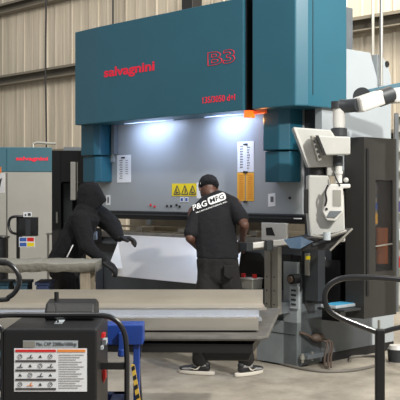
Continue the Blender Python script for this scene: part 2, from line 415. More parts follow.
side_rect('yellow_button', 305.5, 309, 256, 259.5, q+.05, YELLOW, sb, .015)
side_rect('label_plate', 321, 325, 257, 267, q, WHITEP, sc, .003)
side_rect('indicator', 316, 318, 254, 257, q, GREYL, sc, .01); side_rect('indicator', 316, 318, 259, 262, q, BLACKM, sc, .01)
# louvred label and valve on the pedestal
t0, t1 = tx(290, -.07), tx(299, -.07)
lv = part('louvre_plate', MB().box(t0, t1, -.075, -.061, zy(308, t0, -.07), zy(286, t0, -.07)), GREYL, PB)
for k in range(4):
    zc = zy(290+k*4.6, t0, -.07); part('louvre', MB().box(t0+.02, t1-.03, -.082, -.0755, zc-.008, zc+.008), GREYK, lv)
tv = tx(294.5, -.1); zv = zy(279, tv, -.1)
vv = part('pressure_valve', MB().cone((tv, -.06, zv), (tv, -.15, zv), .045), BLACKP, PB, smooth=True)
part('valve_cap', MB().cone((tv, -.151, zv), (tv, -.17, zv), .028), HOSEB, vv, smooth=True)
# levelling bolts, hose inlet
for xx, yy in ((302.5, 353), (312, 351)):
    b0 = bb(xx, cf+.05); zc = zy(yy, cf, b0)
    part('levelling_bolt', MB().cone((cf+.05, b0, zc-.08), (cf+.05, b0, zc), .012).cone((cf+.05, b0, zc-.05), (cf+.05, b0, zc-.02), .024, n=6), ALU, PB)
part('bolt_plate', MB().box(cf+.001, cf+.09, bb(300, cf)+.0, bb(318, cf), .08, .12), GREYM, PB, bevel=.004)
b0 = bb(316, cf+.02)
part('hose_inlet', MB().ell((cf+.04, b0, zy(337, cf, b0)), (.05, .09, .04)), HOSEB, PB, smooth=True)
hs = [(cf+.01, bb(299, cf), zy(332, cf, 0)), (cf+.04, bb(304, cf), zy(335, cf, 0)), (cf+.05, bb(310, cf), zy(340, cf, 0)), (cf+.05, b0, zy(339, cf, b0))]
part('hose', MB().tube(hs, .013, 8), HOSEB, PB, smooth=True)
for dx in (0, .04, .07):
    hs = [(cf+.05, b0+dx*.5, zy(339, cf, b0)), (cf+.1, b0+.06+dx, .2), (cf+.12+dx, b0-.0, .08), (cf+.2+dx, b0-.1, .025)]
    part('hose', MB().tube(hs, .009, 8), HOSEB, PB, smooth=True)
# support arm with column, front right
aB = -.22
c0, c1, c2, c3 = [tx(v, aB) for v in (268, 273.5, 275, 281)]
zc0, zc1 = zy(313, c0, aB), zy(246, c0, aB)
sup = part('support_column', MB().box(c0, c1, aB-.05, aB, zc0, zc1).box(c2, c3, aB-.04, aB+.01, zc0, zc1).box(c1, c2, aB-.03, aB, zc0, zc1), ALU, PB, bevel=.004)
part('column_bracket', MB().box(c1, c2+.04, aB+.011, -.062, zc0, zc0+.1), GREYM, sup)
for k in range(3):
    for cc in ((c0+c1)/2, (c2+c3)/2):
        part('bolt', MB().cone((cc, aB-.052, zc0+.09+.12*k), (cc, aB-.056, zc0+.09+.12*k), .006), BLACKM, sup)
A0 = MWI @ P(243, 246.5, 8.25); A1 = MWI @ P(293, 241, 8.35)
arm = part('support_arm', MB().bar(A0, A1, .07, .05), WHITEE, PB, bevel=.008)
B0 = MWI @ P(245, 249.5, 8.27); B1 = MWI @ P(270, 247, 8.35)
part('arm_rail', MB().bar(B0, B1, .03, .02), ALU, arm)
Cc = MWI @ P(246, 247, 8.2)
part('arm_clamp', MB().box(Cc.x-.05, Cc.x+.05, Cc.y-.04, Cc.y+.04, Cc.z-.035, Cc.z+.04), GREYK, arm, bevel=.006)
Cc = MWI @ P(268, 246, 8.25)
part('arm_clamp', MB().box(Cc.x-.02, Cc.x+.02, Cc.y-.03, Cc.y+.05, Cc.z-.04, Cc.z+.05), GREYK, arm, bevel=.006)
part('arm_gusset', MB().prism([(c0, aB-.03, zc1), (c0-.12, aB-.03, zc1), (c0, aB-.03, zc1-.13)], (0, .03, 0)), GREYM, sup)
# white safety frame with dark window, between ram and bed
t0, t1 = tx(262, -.09), tx(274, -.09); t2 = tx(287, -.09)
wf = part('guard_plate', MB().box(t0, t2, -.1, -.066, zy(240, t0, -.1), zy(222.5, t0, -.1)), WHITEE, PB, bevel=.005)
za, zb2 = zy(235, t0, -.1), zy(227, t0, -.1)
part('guard_window', MB().prism([(tx(266, -.1), -.104, zb2-.005), (tx(272, -.1), -.104, zb2), (tx(275, -.1), -.104, za), (tx(266.5, -.1), -.104, za)], (0, .003, 0)), BLACKM, wf)
# papers and stickers on the ram
def ram_rect(name, xa, xb, ya, yb, mt, par=ram, b=-.001, d=.002, skew=0):
    t0, t1 = tx(xa, b), tx(xb, b); tm = (t0+t1)/2
    z1, z0 = zy(ya, tm, b), zy(yb, tm, b)
    return part(name, MB().prism([(t0, b-d, z0), (t1, b-d, z0+skew), (t1, b-d, z1+skew), (t0, b-d, z1)], (0, d*.9, 0)), mt, par)
pa = ram_rect('work_sheet', 117.2, 131, 155, 182.5, WHITEP)
for k in range(9): ram_rect('printed_line', 119.5+(k % 2)*.6, 122.5, 160.3+k*2.2, 160.9+k*2.2, INK, pa, -.0035); 
for k in range(7): ram_rect('printed_line', 125.5, 128, 160.3+k*2.2, 160.8+k*2.2, INK, pa, -.0035)
ram_rect('paper_clip', 121.5, 125, 157, 158.5, BLACKM, pa, -.004, .006)
pa = ram_rect('work_sheet', 237.5, 254, 141.5, 172, WHITEP)
for k in range(9): ram_rect('printed_line', 240, 243, 146+k*2.6, 146.7+k*2.6, INK, pa, -.0035); ram_rect('printed_line', 247, 250-(k % 3)*.6, 147+k*2.6, 147.6+k*2.6, INK, pa, -.0035)
ram_rect('paper_clip', 243.5, 247.5, 143.5, 145, BLACKM, pa, -.004, .006)
for xa, xb in ((237.3, 245), (246, 254)):
    ya_ = ram_rect('amber_card', xa, xb, 172.6, 201, YELLO2)
    for k in range(12): ram_rect('printed_line', xa+1.5, xb-1.5, 175+k*2.1, 175.4+k*2.1, ORI, ya_, -.0035)
ram_rect('paper_clip', 243.5, 247.5, 171.2, 173, BLACKM, ram, -.004, .006); ram_rect('paper_clip', 243.5, 247.5, 201, 202.6, BLACKM, ram, -.004, .006)
pa = ram_rect('note', 268.3, 275.5, 194, 207, WHITEP, skew=.01); ram_rect('picture', 270.5, 273.5, 196.5, 202, GREYM, pa, -.0035)
st = ram_rect('warning_sticker', 172, 196.5, 183.5, 196, YELLOW)
for k in range(3):
    t0, t1 = tx(174+k*7.7, -.004), tx(180.4+k*7.7, -.004); z1, z0 = zy(185.6, t0, 0), zy(194.3, t0, 0); tm = (t0+t1)/2
    mm = MB()
    for (a, c), (d, e) in (((t0, z0), (tm, z1)), ((tm, z1), (t1, z0)), ((t1, z0), (t0, z0))): mm.bar((a, -.005, c), (d, -.005, e), .002, .009)
    mm.bar((tm, -.005, z0+.012), (tm+(.014 if k == 1 else -.008), -.005, z0+.055), .002, .011)
    if k != 1: mm.bar((tm-.02, -.005, z0+.018), (tm+.02, -.005, z0+.018), .002, .01)
    part('hazard_triangle', mm, INK, st)
wb = ram_rect('white_card', 196.8, 201.5, 182.5, 198.5, WHITEP)
for xa in (180, 184.6):
    q_ = ram_rect('pictogram', xa, xa+3.8, 197, 202, WHITEP); ram_rect('mark', xa+.8, xa+3, 198, 201, BLUEI, q_, -.0035)
pl = ram_rect('small_label', 106, 110.3, 195, 205, WHITEP); ram_rect('mark', 107.6, 108.8, 197, 203, INK, pl, -.0035)
for xx, yy in ((151, 205), (155, 206.5), (167.5, 206), (171.5, 206), (177, 205), (180, 206.5)):
    t = tx(xx, 0); zc = zy(yy, t, 0)
    kn = part('set_screw', MB().cone((t, -.002, zc), (t, -.012, zc), .012), REDK if xx < 160 else BLACKP, PB)
t = tx(290, 0); part('set_screw', MB().cone((t, -.002, zy(198, t, 0)), (t, -.01, zy(198, t, 0)), .012), BLACKM, PB)
part('tool_label', MB().box(tx(294, -.06), tx(302, -.06), -.066, -.0625, zy(218.6, 1.1, -.06), zy(217.6, 1.1, -.06)), WHITEP, PB)
# black guard cabinet on the right side with smoked window
gt = 1.78; gb0 = bb(364, gt); gb1 = bb(396.5, gt); gl = tx(345.5, gb0)
gz1 = zy(136.8, gt, gb0); gz0 = zy(319, gt, gb0)
wb0, wb1 = bb(375.5, gt), bb(392.5, gt); wz1, wz0 = zy(180, gt, wb0), zy(272, gt, wb0)
gc = MB().box(gl, gt, gb0, wb0, gz0, gz1).box(gl, gt, wb1, gb1, gz0, gz1).box(gl, gt, wb0, wb1, wz1, gz1).box(gl, gt, wb0, wb1, gz0, wz0).box(gl, gl+.02, wb0, wb1, wz0, wz1)
G = part('guard_cabinet', gc, mat('charcoal_enamel', (50, 49, 47), .45, var=.08), PB)
part('cabinet_edge', MB().box(gt+.0005, gt+.012, gb0+.03, gb0+.06, gz0+.2, gz1-.1), BLACKM, G, bevel=.003)
part('window_pane', MB().box(gt-.012, gt-.006, wb0+.001, wb1-.001, wz0+.001, wz1-.001), SMOKE, G)
bm_ = (wb0+wb1)/2
part('inner_panel', MB().box(gl+.03, gl+.05, wb0+.02, wb1-.02, zy(226, gt, bm_), wz1-.02), TAN, G)
for k, (ya, yb, mt) in enumerate(((185, 190, GREYL), (193, 198, GREYM), (203, 210, BLUEI), (214, 224, YELLO2))):
    part('inner_card', MB().box(gl+.055, gl+.07, bm_-.05, bm_+.09, zy(yb, gt, bm_), zy(ya, gt, bm_)), mt, G)
br0 = bb(381.5, gt-.1)
part('orange_roll', MB().cone((gt-.1, br0, zy(264, gt, br0)), (gt-.1, br0, zy(228, gt, br0)), .06), BRONZE, G, smooth=True)
part('handle_strip', MB().bar((gt+.01, bb(374.5, gt), zy(247, gt, gb0)), (gt+.01, bb(391, gt), zy(243.3, gt, gb1)), .012, .012), ALU, G)
# shelf recess with the tablet
sh = part('side_shelf', MB().box(1.46, 1.76, .03, .27, .53, .55), GREYK, PB, bevel=.004)
SHZ = .55
# dark closing panel behind the shelf
part('side_panel', MB().box(cf-.1, cf+.0, bb(345, cf), bb(345, cf)+.5, zy(303, cf, .6), 2.0).box(cf, gt-.1, gb0+.25, gb0+.3, gz0, 2.0).box(cf, 1.5, .29, .31, .4, .95), BLACKP, PB)

# tablet on shelf
sp = MW @ Vector((1.6, .15, SHZ+.001))
tb = thing('tablet', 'bright blue slate tablet lying on the dark shelf at the press side', 'tablet', sp, TH)
part('case', MB().box(-.085, .085, -.14, .14, .003, .03), GREYL, tb, bevel=.006)
part('screen', MB().box(-.075, .075, -.13, .13, .0305, .036), SKYB, tb, bevel=.002)

# ================================================================ CONTROL CONSOLE ON SWING ARM
CY = 7.75
def pc(*a): return P(*a)
con = thing('control_console', 'cream white control console hanging from a jointed arm at the right of the press', 'control console', P(326, 250, CY))
def quad(pts, Yd, th): return MB().prism([P(x, y, Yd) for x, y in pts], (0, th, 0))
dp = wpart('display_housing', quad([(293.5, 127), (331, 130), (337, 139), (339, 166.5), (309, 167.5)], CY, .2), CREAM, con, bevel=.012)
wpart('display_bezel', MB().prism([P(293.5, 127.2, CY-.012), P(296, 127.2, CY-.012), P(311.2, 167, CY-.012), P(308.6, 167.3, CY-.012)], (0, .01, 0)), WHITEE, con)
bh = wpart('back_box', MB().prism([P(316.5, 135.5, CY-.16), P(350.5, 136.8, CY-.16), P(350.5, 154.5, CY-.16), P(325, 155, CY-.16)], (0, .15, 0)), CREAM, con, bevel=.01)
wpart('vent_strip', MB().prism([P(315.8, 135.3, CY-.165), P(318.5, 135.3, CY-.165), P(326.5, 155.3, CY-.165), P(323.5, 155.3, CY-.165)], (0, .02, 0)), BLACKP, bh)
hp = wpart('handle_plate', MB().prism([P(311, 135.5, CY-.13), P(315, 135.5, CY-.13), P(322, 160, CY-.13), P(318, 161.5, CY-.13)], (0, .1, 0)), ALU, con, bevel=.006)
for k in range(4):
    wpart('slot', MB().bar(P(313.8+k*1.7, 140+k*5, CY-.135), P(314.9+k*1.7, 143+k*5, CY-.135), .004, .014), BLACKM, hp)
wpart('neck', MB().cone(P(317, 175, CY+.1), P(317, 167, CY+.1), .072), BLACKP, con, smooth=True)
wpart('neck_block', MB().box(*(lambda a, b_: (a.x, b_.x, CY+.0, CY+.18, b_.z, a.z))(P(327, 166, CY), P(335.5, 176, CY))), CREAM, con, bevel=.01)
wpart('knob_neck', MB().cone(P(338, 156, CY-.02), P(338, 166, CY-.02), .04), GREYK, con, smooth=True)
bd = wpart('column_housing', quad([(308.5, 175), (329, 175.5), (331, 187), (344, 190), (345.5, 242), (311, 243), (308.5, 215)], CY+.0, .2), CREAM, con, bevel=.014)
wpart('joint', MB().cone(P(338.5, 183, CY-.03), P(338.5, 165.5, CY-.03), .03, .028), WHITEE, con, smooth=True)
wpart('joint', MB().cone(P(338.5, 174, CY-.03), P(338.5, 171, CY-.03), .036), WHITEE, con, smooth=True)
wpart('knob', MB().ell(P(346, 180, CY-.03), (.022, .022, .02)), CREAM, con, smooth=True)
cb = wpart('cable_bracket', MB().prism([P(331, 184, CY-.1), P(350.5, 184, CY-.1), P(350.5, 188, CY-.1), P(343, 188.5, CY-.1), P(343, 212, CY-.1), P(336, 221, CY-.1), P(327, 220.5, CY-.1), P(323, 212, CY-.1), P(326, 190, CY-.1)], (0, .095, 0)), WHITEE, con, bevel=.008)
wpart('bracket_slot', MB().prism([P(333, 190, CY-.106), P(341, 190, CY-.106), P(341, 206, CY-.106), P(333, 206, CY-.106)], (0, .005, 0)), ALU, cb)
wpart('screw', MB().cone(P(326.5, 209, CY-.11), P(326.5, 209, CY-.1), .011), BLACKM, cb)
wpart('foot_wedge', MB().prism([P(330, 211, CY-.112), P(342, 211, CY-.112), P(335.5, 217.5, CY-.112), P(326.5, 217, CY-.112)], (0, .01, 0)), GREYM, cb)
wpart('cable', MB().tube([P(328, 185, CY-.115), P(325.5, 192, CY-.12), P(326.5, 200, CY-.115), P(325, 206, CY-.11)], .008, 8), BLACKM, con, smooth=True)
wpart('cable', MB().tube([P(334, 173, CY-.08), P(336, 178, CY-.09), P(340, 186, CY-.105)], .006, 8), BLACKM, con, smooth=True)
wpart('side_strip', MB().box(*(lambda a, b_: (a.x, b_.x, CY+.02, CY+.1, b_.z, a.z))(P(305, 189, CY), P(308.3, 213, CY))), BLACKP, con, bevel=.004)
# keyboard tray
ky = wpart('keyboard_tray', MB().prism([P(287, 238, CY+.15), P(313, 244, CY-.12), P(352, 228.5, CY-.12), P(343, 227, CY+.25)], (0, 0, -.02)), GREYK, con, bevel=.004)
wpart('tray_rim', MB().tube([P(330, 250.5, CY-.13), P(352.5, 228.5, CY-.13)], .009, 8, 1), ALU, con, smooth=True)
wpart('tray_body', MB().prism([P(302, 238, CY-.1), P(349, 231, CY-.1), P(328, 250, CY-.1), P(300, 251, CY-.1)], (0, .22, 0)), BLACKP, con, bevel=.01)
wpart('grip', MB().tube([P(313, 236, CY-.15), P(326, 237, CY-.17), P(340, 233, CY-.17), P(346, 231, CY-.15)], .014, 8), STEELD, con, smooth=True)
wpart('grip_boss', MB().cone(P(327, 240, CY-.17), P(327, 232, CY-.17), .03), GREYL, con, smooth=True)
# jointed arm
wpart('arm_joint', MB().cone(P(339, 136, CY+.06), P(339, 128.5, CY+.06), .066), GREYK, con, smooth=True)
wpart('arm_upright', MB().cone(P(339, 128, CY+.06), P(339, 109, CY+.06), .05), WHITEE, con, smooth=True)
wpart('arm_joint', MB().cone(P(337.5, 109, CY+.06), P(337.5, 101.5, CY+.06), .052), GREYK, con, smooth=True)
k0, k1 = P(343, 106, CY+.06), P(357, 104.5, CY-.06)
wpart('arm_joint', MB().tube([P(340, 106, CY+.06), P(348, 106, CY+.03), P(358, 105, CY-.03)], .055, 14), GREYK, con, smooth=True)
wpart('arm_segment', MB().bar(P(357, 105.5, CY-.02), P(380, 97.5, CY+.12), .12, .125), WHITEE, con, bevel=.02)
wpart('arm_joint', MB().cone(P(379, 98.5, CY+.12), P(390.5, 94.5, CY+.18), .072), GREYK, con, smooth=True)
wpart('arm_segment', MB().bar(P(391, 96, CY+.19), P(418, 94.5, CY+.25), .12, .125), WHITEE, con, bevel=.02)
wpart('arm_post', MB().cone(P(423, 380, CY+.3), P(423, 86, CY+.3), .06), GREYK, con, smooth=True)
bl = wpart('boom', MB().bar(P(361, 96.5, CY+.4), P(426, 82.5, CY+.4), .08, .09), TEALB, con, bevel=.008)
wpart('boom_end', MB().cone(P(362, 96.5, CY+.31), P(362, 96.5, CY+.5), .078), GREYK, con, smooth=True)
wpart('tray_cloth', MB().prism([P(284, 240.5, CY-.34), P(301, 237.5, CY-.1), P(314, 241.5, CY-.1), P(300, 249.5, CY-.2), P(290, 248.5, CY-.34)], (0, .02, .01)), mat('slate_blue_cloth', (44, 66, 86), .5, var=.1), con, bevel=.008)  # blue cloth at the tray, modelled as a stiff console part

# ================================================================ WORKPIECE
bf, zbk, = -.52, zy(234.5, tx(119, -.0), 0)
sL, sR = tx(119, -.03), tx(242.5, -.03)
fL = tx(112, bf); zf = zy(275.5, fL, bf); fR = tx(236, bf)
v0 = Vector((sL, -.03, zbk)); v1 = Vector((sR, -.03, zbk)); v2 = Vector((fR, bf, zf)); v3 = Vector((fL, bf, zf))
wp = thing('sheet_blank', 'large bright steel sheet being bent, held between the two workers at the press', 'metal sheet', MW @ v3, TH)
off = Matrix.Translation(-v3)
mm = MB().pts([v0, v1, v2, v3], [(0, 1, 2, 3)]); me = mm.mesh('panel', STEELB); me.transform(off); link('panel', me, wp, solid=.003)
q0 = MWI @ P(107.5, 269, depth(fL, bf)-.04); q1 = MWI @ P(118, 242.5, (MW @ v0.lerp(v3, .2)).y-.03); q2 = MWI @ P(122.5, 268.5, depth(fL, bf)-.09)
me = MB().pts([q0, q1, q2], [(0, 1, 2)]).mesh('folded_corner', mat('white_film', (236, 236, 234), .5)); me.transform(off); link('folded_corner', me, wp, solid=.004)

# ================================================================ LIFT TABLE WITH TROLLEY HOUSING
PZ = .75
def onplane(x, y, z): Y = (EYE-z)*F/(y-HZ); return P(x, y, Y)
bR, fRt = onplane(281, 308, PZ), onplane(258.5, 337, PZ)
LT = thing('lift_table', 'black lift table truck with a sticker-covered control housing and blue frame, at front left', 'lift table', (-.7, 5.6, 0))
bLx, fLx = -2.1, -2.1
pl_ = MB().prism([Vector((fLx, fRt.y, PZ)), fRt, fRt+Vector((.06, .06, 0)), bR, Vector((bLx, bR.y, PZ))], (0, 0, -.024))
top = wpart('platform', pl_, mat('worn_platform', (92, 90, 85), .55, metal=.3, var=.3, vscale=9), LT, bevel=.012)
wpart('platform_frame', MB().prism([Vector((fLx, fRt.y+.03, PZ-.025)), fRt+Vector((-.03, .03, -.046)), bR+Vector((-.06, -.05, -.046)), Vector((bLx, bR.y-.05, PZ-.025))], (0, 0, -.05)), BLACKP, LT)
# tapered dark under-box at the platform's right end
ux0, ux1 = P(196, 345, 5.7).x, P(259, 345, 5.7).x
wpart('under_box', MB().prism([P(196, 343, 5.7), P(257, 343, 5.7), P(249, 361, 5.7), P(206, 361, 5.7)], (0, .45, 0)), BLACKP, LT, bevel=.01)
for xx in (-1.25, -.55):
    mm = MB()
    mm.bar((xx, 5.2, .12), (xx+.0, 6.5, PZ-.1), .05, .08); mm.bar((xx+.06, 6.5, .12), (xx+.06, 5.2, PZ-.1), .05, .08)
    if xx < -1: wpart('scissor_arms', mm, BLUE, LT, bevel=.006)
wpart('base_frame', MB().box(-1.35, -.5, 4.75, 4.85, .08, .18).box(-1.35, -1.25, 4.75, 6.6, .08, .18).box(-.6, -.5, 4.75, 6.6, .08, .18).box(-1.35, -.5, 6.5, 6.6, .08, .18), BLUE, LT, bevel=.006)
# blue bracket with upright
BY = 5.0
q0, q1 = P(106, 325, BY), P(143, 345, BY)
wpart('lift_bracket', MB().box(q0.x-.1, q1.x, BY, BY+.16, q1.z, q0.z), BLUE, LT, bevel=.006)
a, c = P(133, 345, BY), P(139, 345, BY)
wpart('bracket_hook', MB().box(P(119, 0, BY).x, P(124, 0, BY).x, BY-.03, BY-.001, P(0, 356, BY).z, P(0, 332, BY).z).cone(P(121.5, 356, BY-.02), P(121.5, 349, BY-.02), .02), BLUE, LT, bevel=.004)
wpart('upright', MB().box(a.x, c.x, BY+.02, BY+.1, .15, q1.z-.001), BLUE, LT, bevel=.004)
ls = wpart('brace_leg', MB().prism([P(136, 345, BY+.1), P(142, 345, BY+.1), P(139.5, 365, BY+.1), P(146, 470, BY+.1), P(137, 470, BY+.1), P(134, 365, BY+.1)], (0, .06, 0)), BLACKP, LT)
hz = [P(131, 365, BY-.01), P(134.5, 365, BY-.01), P(147, 440, BY-.01), P(142, 440, BY-.01)]
hzs = wpart('hazard_strip', MB().prism(hz, (0, .015, 0)), mat('hazard_yellow', (214, 178, 70), .6), LT)
for k in range(8):
    f0 = k/8+.03; f1 = f0+.055
    L = lambda s, f: hz[0].lerp(hz[3], f) if s == 0 else hz[1].lerp(hz[2], f)
    dz = Vector((0, -.003, 0))
    wpart('black_bar', MB().prism([L(0, f0)+dz, L(1, f0-.03)+dz, L(1, f1-.03)+dz, L(0, f1)+dz], (0, .002, 0)), BLACKM, hzs)
# control housing
HY0, HY1, HT = 4.22, 4.72, .95
hx0, hx1 = P(3.5, 0, HY0).x, P(97, 0, HY0).x
hs_ = wpart('housing', MB().box(hx0, hx1, HY0, HY1, .3, HT), BLACKP, LT, bevel=.01)
wpart('housing_base', MB().box(hx0-.03, hx1+.03, HY0-.02, HY1+.1, .12, .3), BLACKP, LT, bevel=.01)
def face(name, xa, xb, ya, yb, mt, par, e=.002, d=.002):
    p0, p1 = P(xa, yb, HY0-e), P(xb, ya, HY0-e)
    return wpart_nested(name, MB().box(p0.x, p1.x, HY0-e-d, HY0-e, p0.z, p1.z), mt, par)
def wpart_nested(name, mb, mt, par):
    me = mb.mesh(name, mt) if isinstance(mb, MB) else mb
    me.transform(inv(LT)); return link(name, me, par)
cp = face('capacity_plate', 23, 78, 340.5, 348, GREYL, hs_)
face('plate_end', 23, 35, 341.2, 347.3, ALU, cp, .0045)
p0 = P(56.5, 344.6, HY0-.0055)
me = text_mesh('Max. CAP: 2200lbs/1000kgs', P(77, 0, HY0).x-P(37, 0, HY0).x, P(0, 342.2, HY0).z-P(0, 347, HY0).z, bold=.0, m=INK, ext=.0005); me.transform(Matrix.Translation(p0) @ UPRIGHT); wpart_nested('lettering', me, None, cp)
st = face('instruction_sticker', 14.2, 87, 348.3, 391.5, WHITEP, hs_)
face('red_header', 15.5, 56, 349.6, 352, REDK, st, .0045); face('orange_header', 57.5, 85.5, 349.6, 352, ORI, st, .0045)
for r_ in range(4):
    y0 = 353.5+r_*9.3
    for c_ in range(4):
        xc = 20+c_*10.1; zc = P(xc, y0+3, HY0-.006)
        mm = MB(); rr_ = .0095
        if (r_+c_) % 3 == 0:
            mm.tube([zc+Vector((rr_*math.cos(a), 0, rr_*math.sin(a))) for a in [k*math.pi/4 for k in range(9)]], .001, 6, 1); mm.bar(zc+Vector((-.006, 0, -.006)), zc+Vector((.006, 0, .006)), .0015, .0022)
        elif (r_+c_) % 3 == 1:
            mm.bar(zc+Vector((-.013, 0, -.006)), zc+Vector((.013, 0, -.006)), .0015, .003); mm.bar(zc+Vector((0, 0, -.006)), zc+Vector((.006, 0, .008)), .0015, .004)
        else:
            mm.prism([zc+Vector((-.008, 0, -.006)), zc+Vector((.008, 0, -.006)), zc+Vector((0, 0, .007))], (0, .001, 0))
        wpart_nested('pictogram', mm, ORI if (r_, c_) == (3, 1) else INK, st)
    face('caption_bar', 15.5, 56, y0+6.6, y0+8.6, mat('grey_ink', (74, 70, 70), .7), st, .0045)
for k in range(15):
    face('printed_line', 59, 84-(k*7 % 5)*2, 354.5+k*2.35, 355.1+k*2.35, mat('pale_ink', (176, 174, 172), .7), st, .0045)
# right face fittings
rx = hx1
def rface(name, ya, yb, Ya, Yb, mt, d, par=hs_):
    Ym = (Ya+Yb)/2; wpart_nested(name, MB().box(rx+.001, rx+d, Ya, Yb, P(0, yb, Ym).z, P(0, ya, Ym).z), mt, par)
rface('switch', 333, 337, 4.4, 4.46, REDK, .015); rface('switch', 339, 344, 4.42, 4.5, GREYL, .02); rface('switch', 346, 349, 4.36, 4.4, GREYL, .012)
wpart('emergency_knob', MB().prism([P(103, 369, 4.45), P(105.5, 367.5, 4.45), P(106, 378, 4.45), P(103.5, 384, 4.45), P(102, 377, 4.45)], (0, .03, 0)).bar(P(96, 374, 4.45)+Vector((0, .01, 0)), P(104, 371, 4.45)+Vector((0, .01, 0)), .02, .02), REDK, LT, bevel=.004)
# rear hump of the housing with the joystick
hmp = MB(); a0 = P(48, 311, 4.62); pr = []
L0, L1 = P(48, 0, 4.62).x, P(97, 0, 4.62).x
HTz = P(0, 299, 4.62).z
prof = [(4.5, HT+.001), (4.5, HT+.035), (4.55, HTz-.01), (4.64, HTz), (4.72, HTz-.02), (4.72, HT+.001)]
wpart('motor_cover', MB().prism([(L0, y, z) for y, z in prof], (L1-L0, 0, 0)), BLACKP, LT, bevel=.012)
wpart('joystick', MB().cone(P(56.5, 301, 4.6), P(56.5, 292, 4.6), .011), BLACKM, LT, smooth=True)
wpart('lever', MB().bar(P(58, 322, 4.4), P(55.5, 304, 4.48), .008, .008), BLACKM, LT)
wpart('top_pale_patch', MB().prism([onplane(54, 324, HT+.002), onplane(62, 324, HT+.002), onplane(68, 316.5, HT+.002), onplane(61, 316.5, HT+.002)], (0, 0, .002)), GREYL, LT)  # flat pale patch lying on the housing top
# push handle
pts = [P(x, y, 4.38) for x, y in ((-14, 500), (-14, 340), (-10, 321), (2, 315.5), (50, 315.3), (98, 315.3), (114, 319), (123, 330), (126.5, 350), (127, 400), (127, 500))]
wpart('push_handle', MB().tube(pts, .0125, 12), BLACKG, LT, smooth=True)
wpart('handle_crossbar', MB().bar(P(97.5, 366, 4.39), P(127, 366, 4.39), .02, .03), BLACKP, LT)
wpart('side_hoop', MB().tube([P(-14, 322, 4.3), P(-3, 324, 4.3), P(2.5, 332, 4.3), P(3, 345, 4.3), P(3, 480, 4.3)], .011, 10), BLACKG, LT, smooth=True)
for i, (xx, yy) in enumerate(((-.98, 4.35), (-.45, 4.35), (-1.25, 6.4), (-.5, 6.4))):
    wpart('castor', MB().cone((xx-.025, yy, .065), (xx+.025, yy, .065), .064, n=24).box(xx-.03, xx+.03, yy-.02, yy+.02, .066, .125), BLACKM, LT)

# ---------------------------------------------------------------- bent channels stacked on the platform
def channel(y0, xr, zb_, zback, depth_, lip, label, m):
    X0 = -2.05
    prof = [(y0+depth_, zback), (y0+depth_, zb_), (y0, zb_), (y0, zb_+lip), (y0+.02, zb_+lip)]
    mm = MB(); n = len(prof)
    co = [Vector((x, y, z)) for x in (X0, xr) for y, z in prof]
    mm.pts(co, [(i, i+1, n+i+1, n+i) for i in range(n-1)])
    me = mm.mesh('bent_channel', m); me.transform(Matrix.Translation((-(X0+xr)/2, -y0, -zb_)))
    o = link('bent_channel', me, None, solid=.003, loc=((X0+xr)/2, y0, zb_)); tag(o, label, 'sheet metal channel', 'bent steel channels on the lift table'); return o
def zat(y, Y): return P(0, y, Y).z
Yb = 6.2
channel(6.0, P(264.5, 0, 6.2).x, zat(307, 6.15), zat(289.5, 6.35), .35, .012, 'rearmost long steel channel with the tall back flange, lying on the lift table', STEEL)
channel(5.72, P(261, 0, 5.8).x, zat(317, 5.9), zat(309.5, 5.99), .26, .02, 'middle long steel channel with a bright reflecting web on the lift table', mat('galvanised_channel', (206, 210, 216), .26, metal=.7, var=.06, vscale=3))
channel(5.5, P(257.5, 0, 5.6).x, PZ+.012, PZ+.06, .2, zat(318.5, 5.5)-PZ-.012, 'front long steel channel with a broad dull face nearest the housing', STEEL)
# wooden battens carrying the channels
for xx in (-1.5, -.2):
    lone('batten', MB().box(xx-.04, xx+.04, 5.76, 6.4, PZ+.001, zat(317, 5.9)-.004), WOOD, 'wooden batten under the steel channels, %s end of the platform' % ('left' if xx < -1 else 'right'), 'batten', (xx, 6.0, PZ+.001), bevel=.003)
for xx in (-1.46, -.24):
    lone('batten', MB().box(xx-.03, xx+.03, 6.03, 6.33, zat(317, 5.9)+.0, zat(307, 6.15)-.004), WOOD, 'upper wooden batten between the steel channels, %s end' % ('left' if xx < -1 else 'right'), 'batten', (xx, 6.1, .8), bevel=.003)

# ================================================================ PADDED WORK TABLE, left
wt = thing('work_table', 'work table covered with a grey moving blanket, in front of the hooded worker', 'table', (-1.5, 8.8, 0))
TZ = .94
tp = []
b = bmesh.new(); nx, ny = 40, 14
x0, x1 = -2.4, P(97, 0, 8.55).x
grid = {}
for i in range(nx+1):
    for j in range(ny+1):
        X = x0+(x1-x0)*i/nx; Y = 8.45+.53*j/ny
        z = TZ+.012*noise.noise(Vector((X*5, Y*5, 0)))+.006*noise.noise(Vector((X*14, Y*12, 3)))
        if j == 0: z -= .085+.02*noise.noise(Vector((X*7, 2, 0))); Y += .012
        if j == 1: Y = 8.452; z -= .012
        if i == nx: z -= .09; X -= .006
        if i == nx-1: X = x1-.004
        grid[i, j] = b.verts.new((X, Y, z))
for i in range(nx):
    for j in range(ny): b.faces.new((grid[i, j], grid[i+1, j], grid[i+1, j+1], grid[i, j+1]))
me = bpy.data.meshes.new('blanket'); b.to_mesh(me); b.free(); me.materials.append(FELT); me.transform(inv(wt)); bo = link('blanket', me, wt, solid=.008, smooth=True)
wpart('table_top', MB().box(x0, x1-.03, 8.48, 8.95, TZ-.07, TZ-.028), WOOD, wt)
for X, Y in ((x1-.1, 8.52), (x1-.1, 8.91), (x0+.06, 8.52), (x0+.06, 8.91)):
    wpart('leg', MB().box(X-.045, X+.045, Y-.035, Y+.035, 0, TZ-.071), WOOD, wt, bevel=.004)
wpart('leg_brace', MB().box(x1-.14, x1-.11, 8.556, 8.874, .25, .32), WOOD, wt)
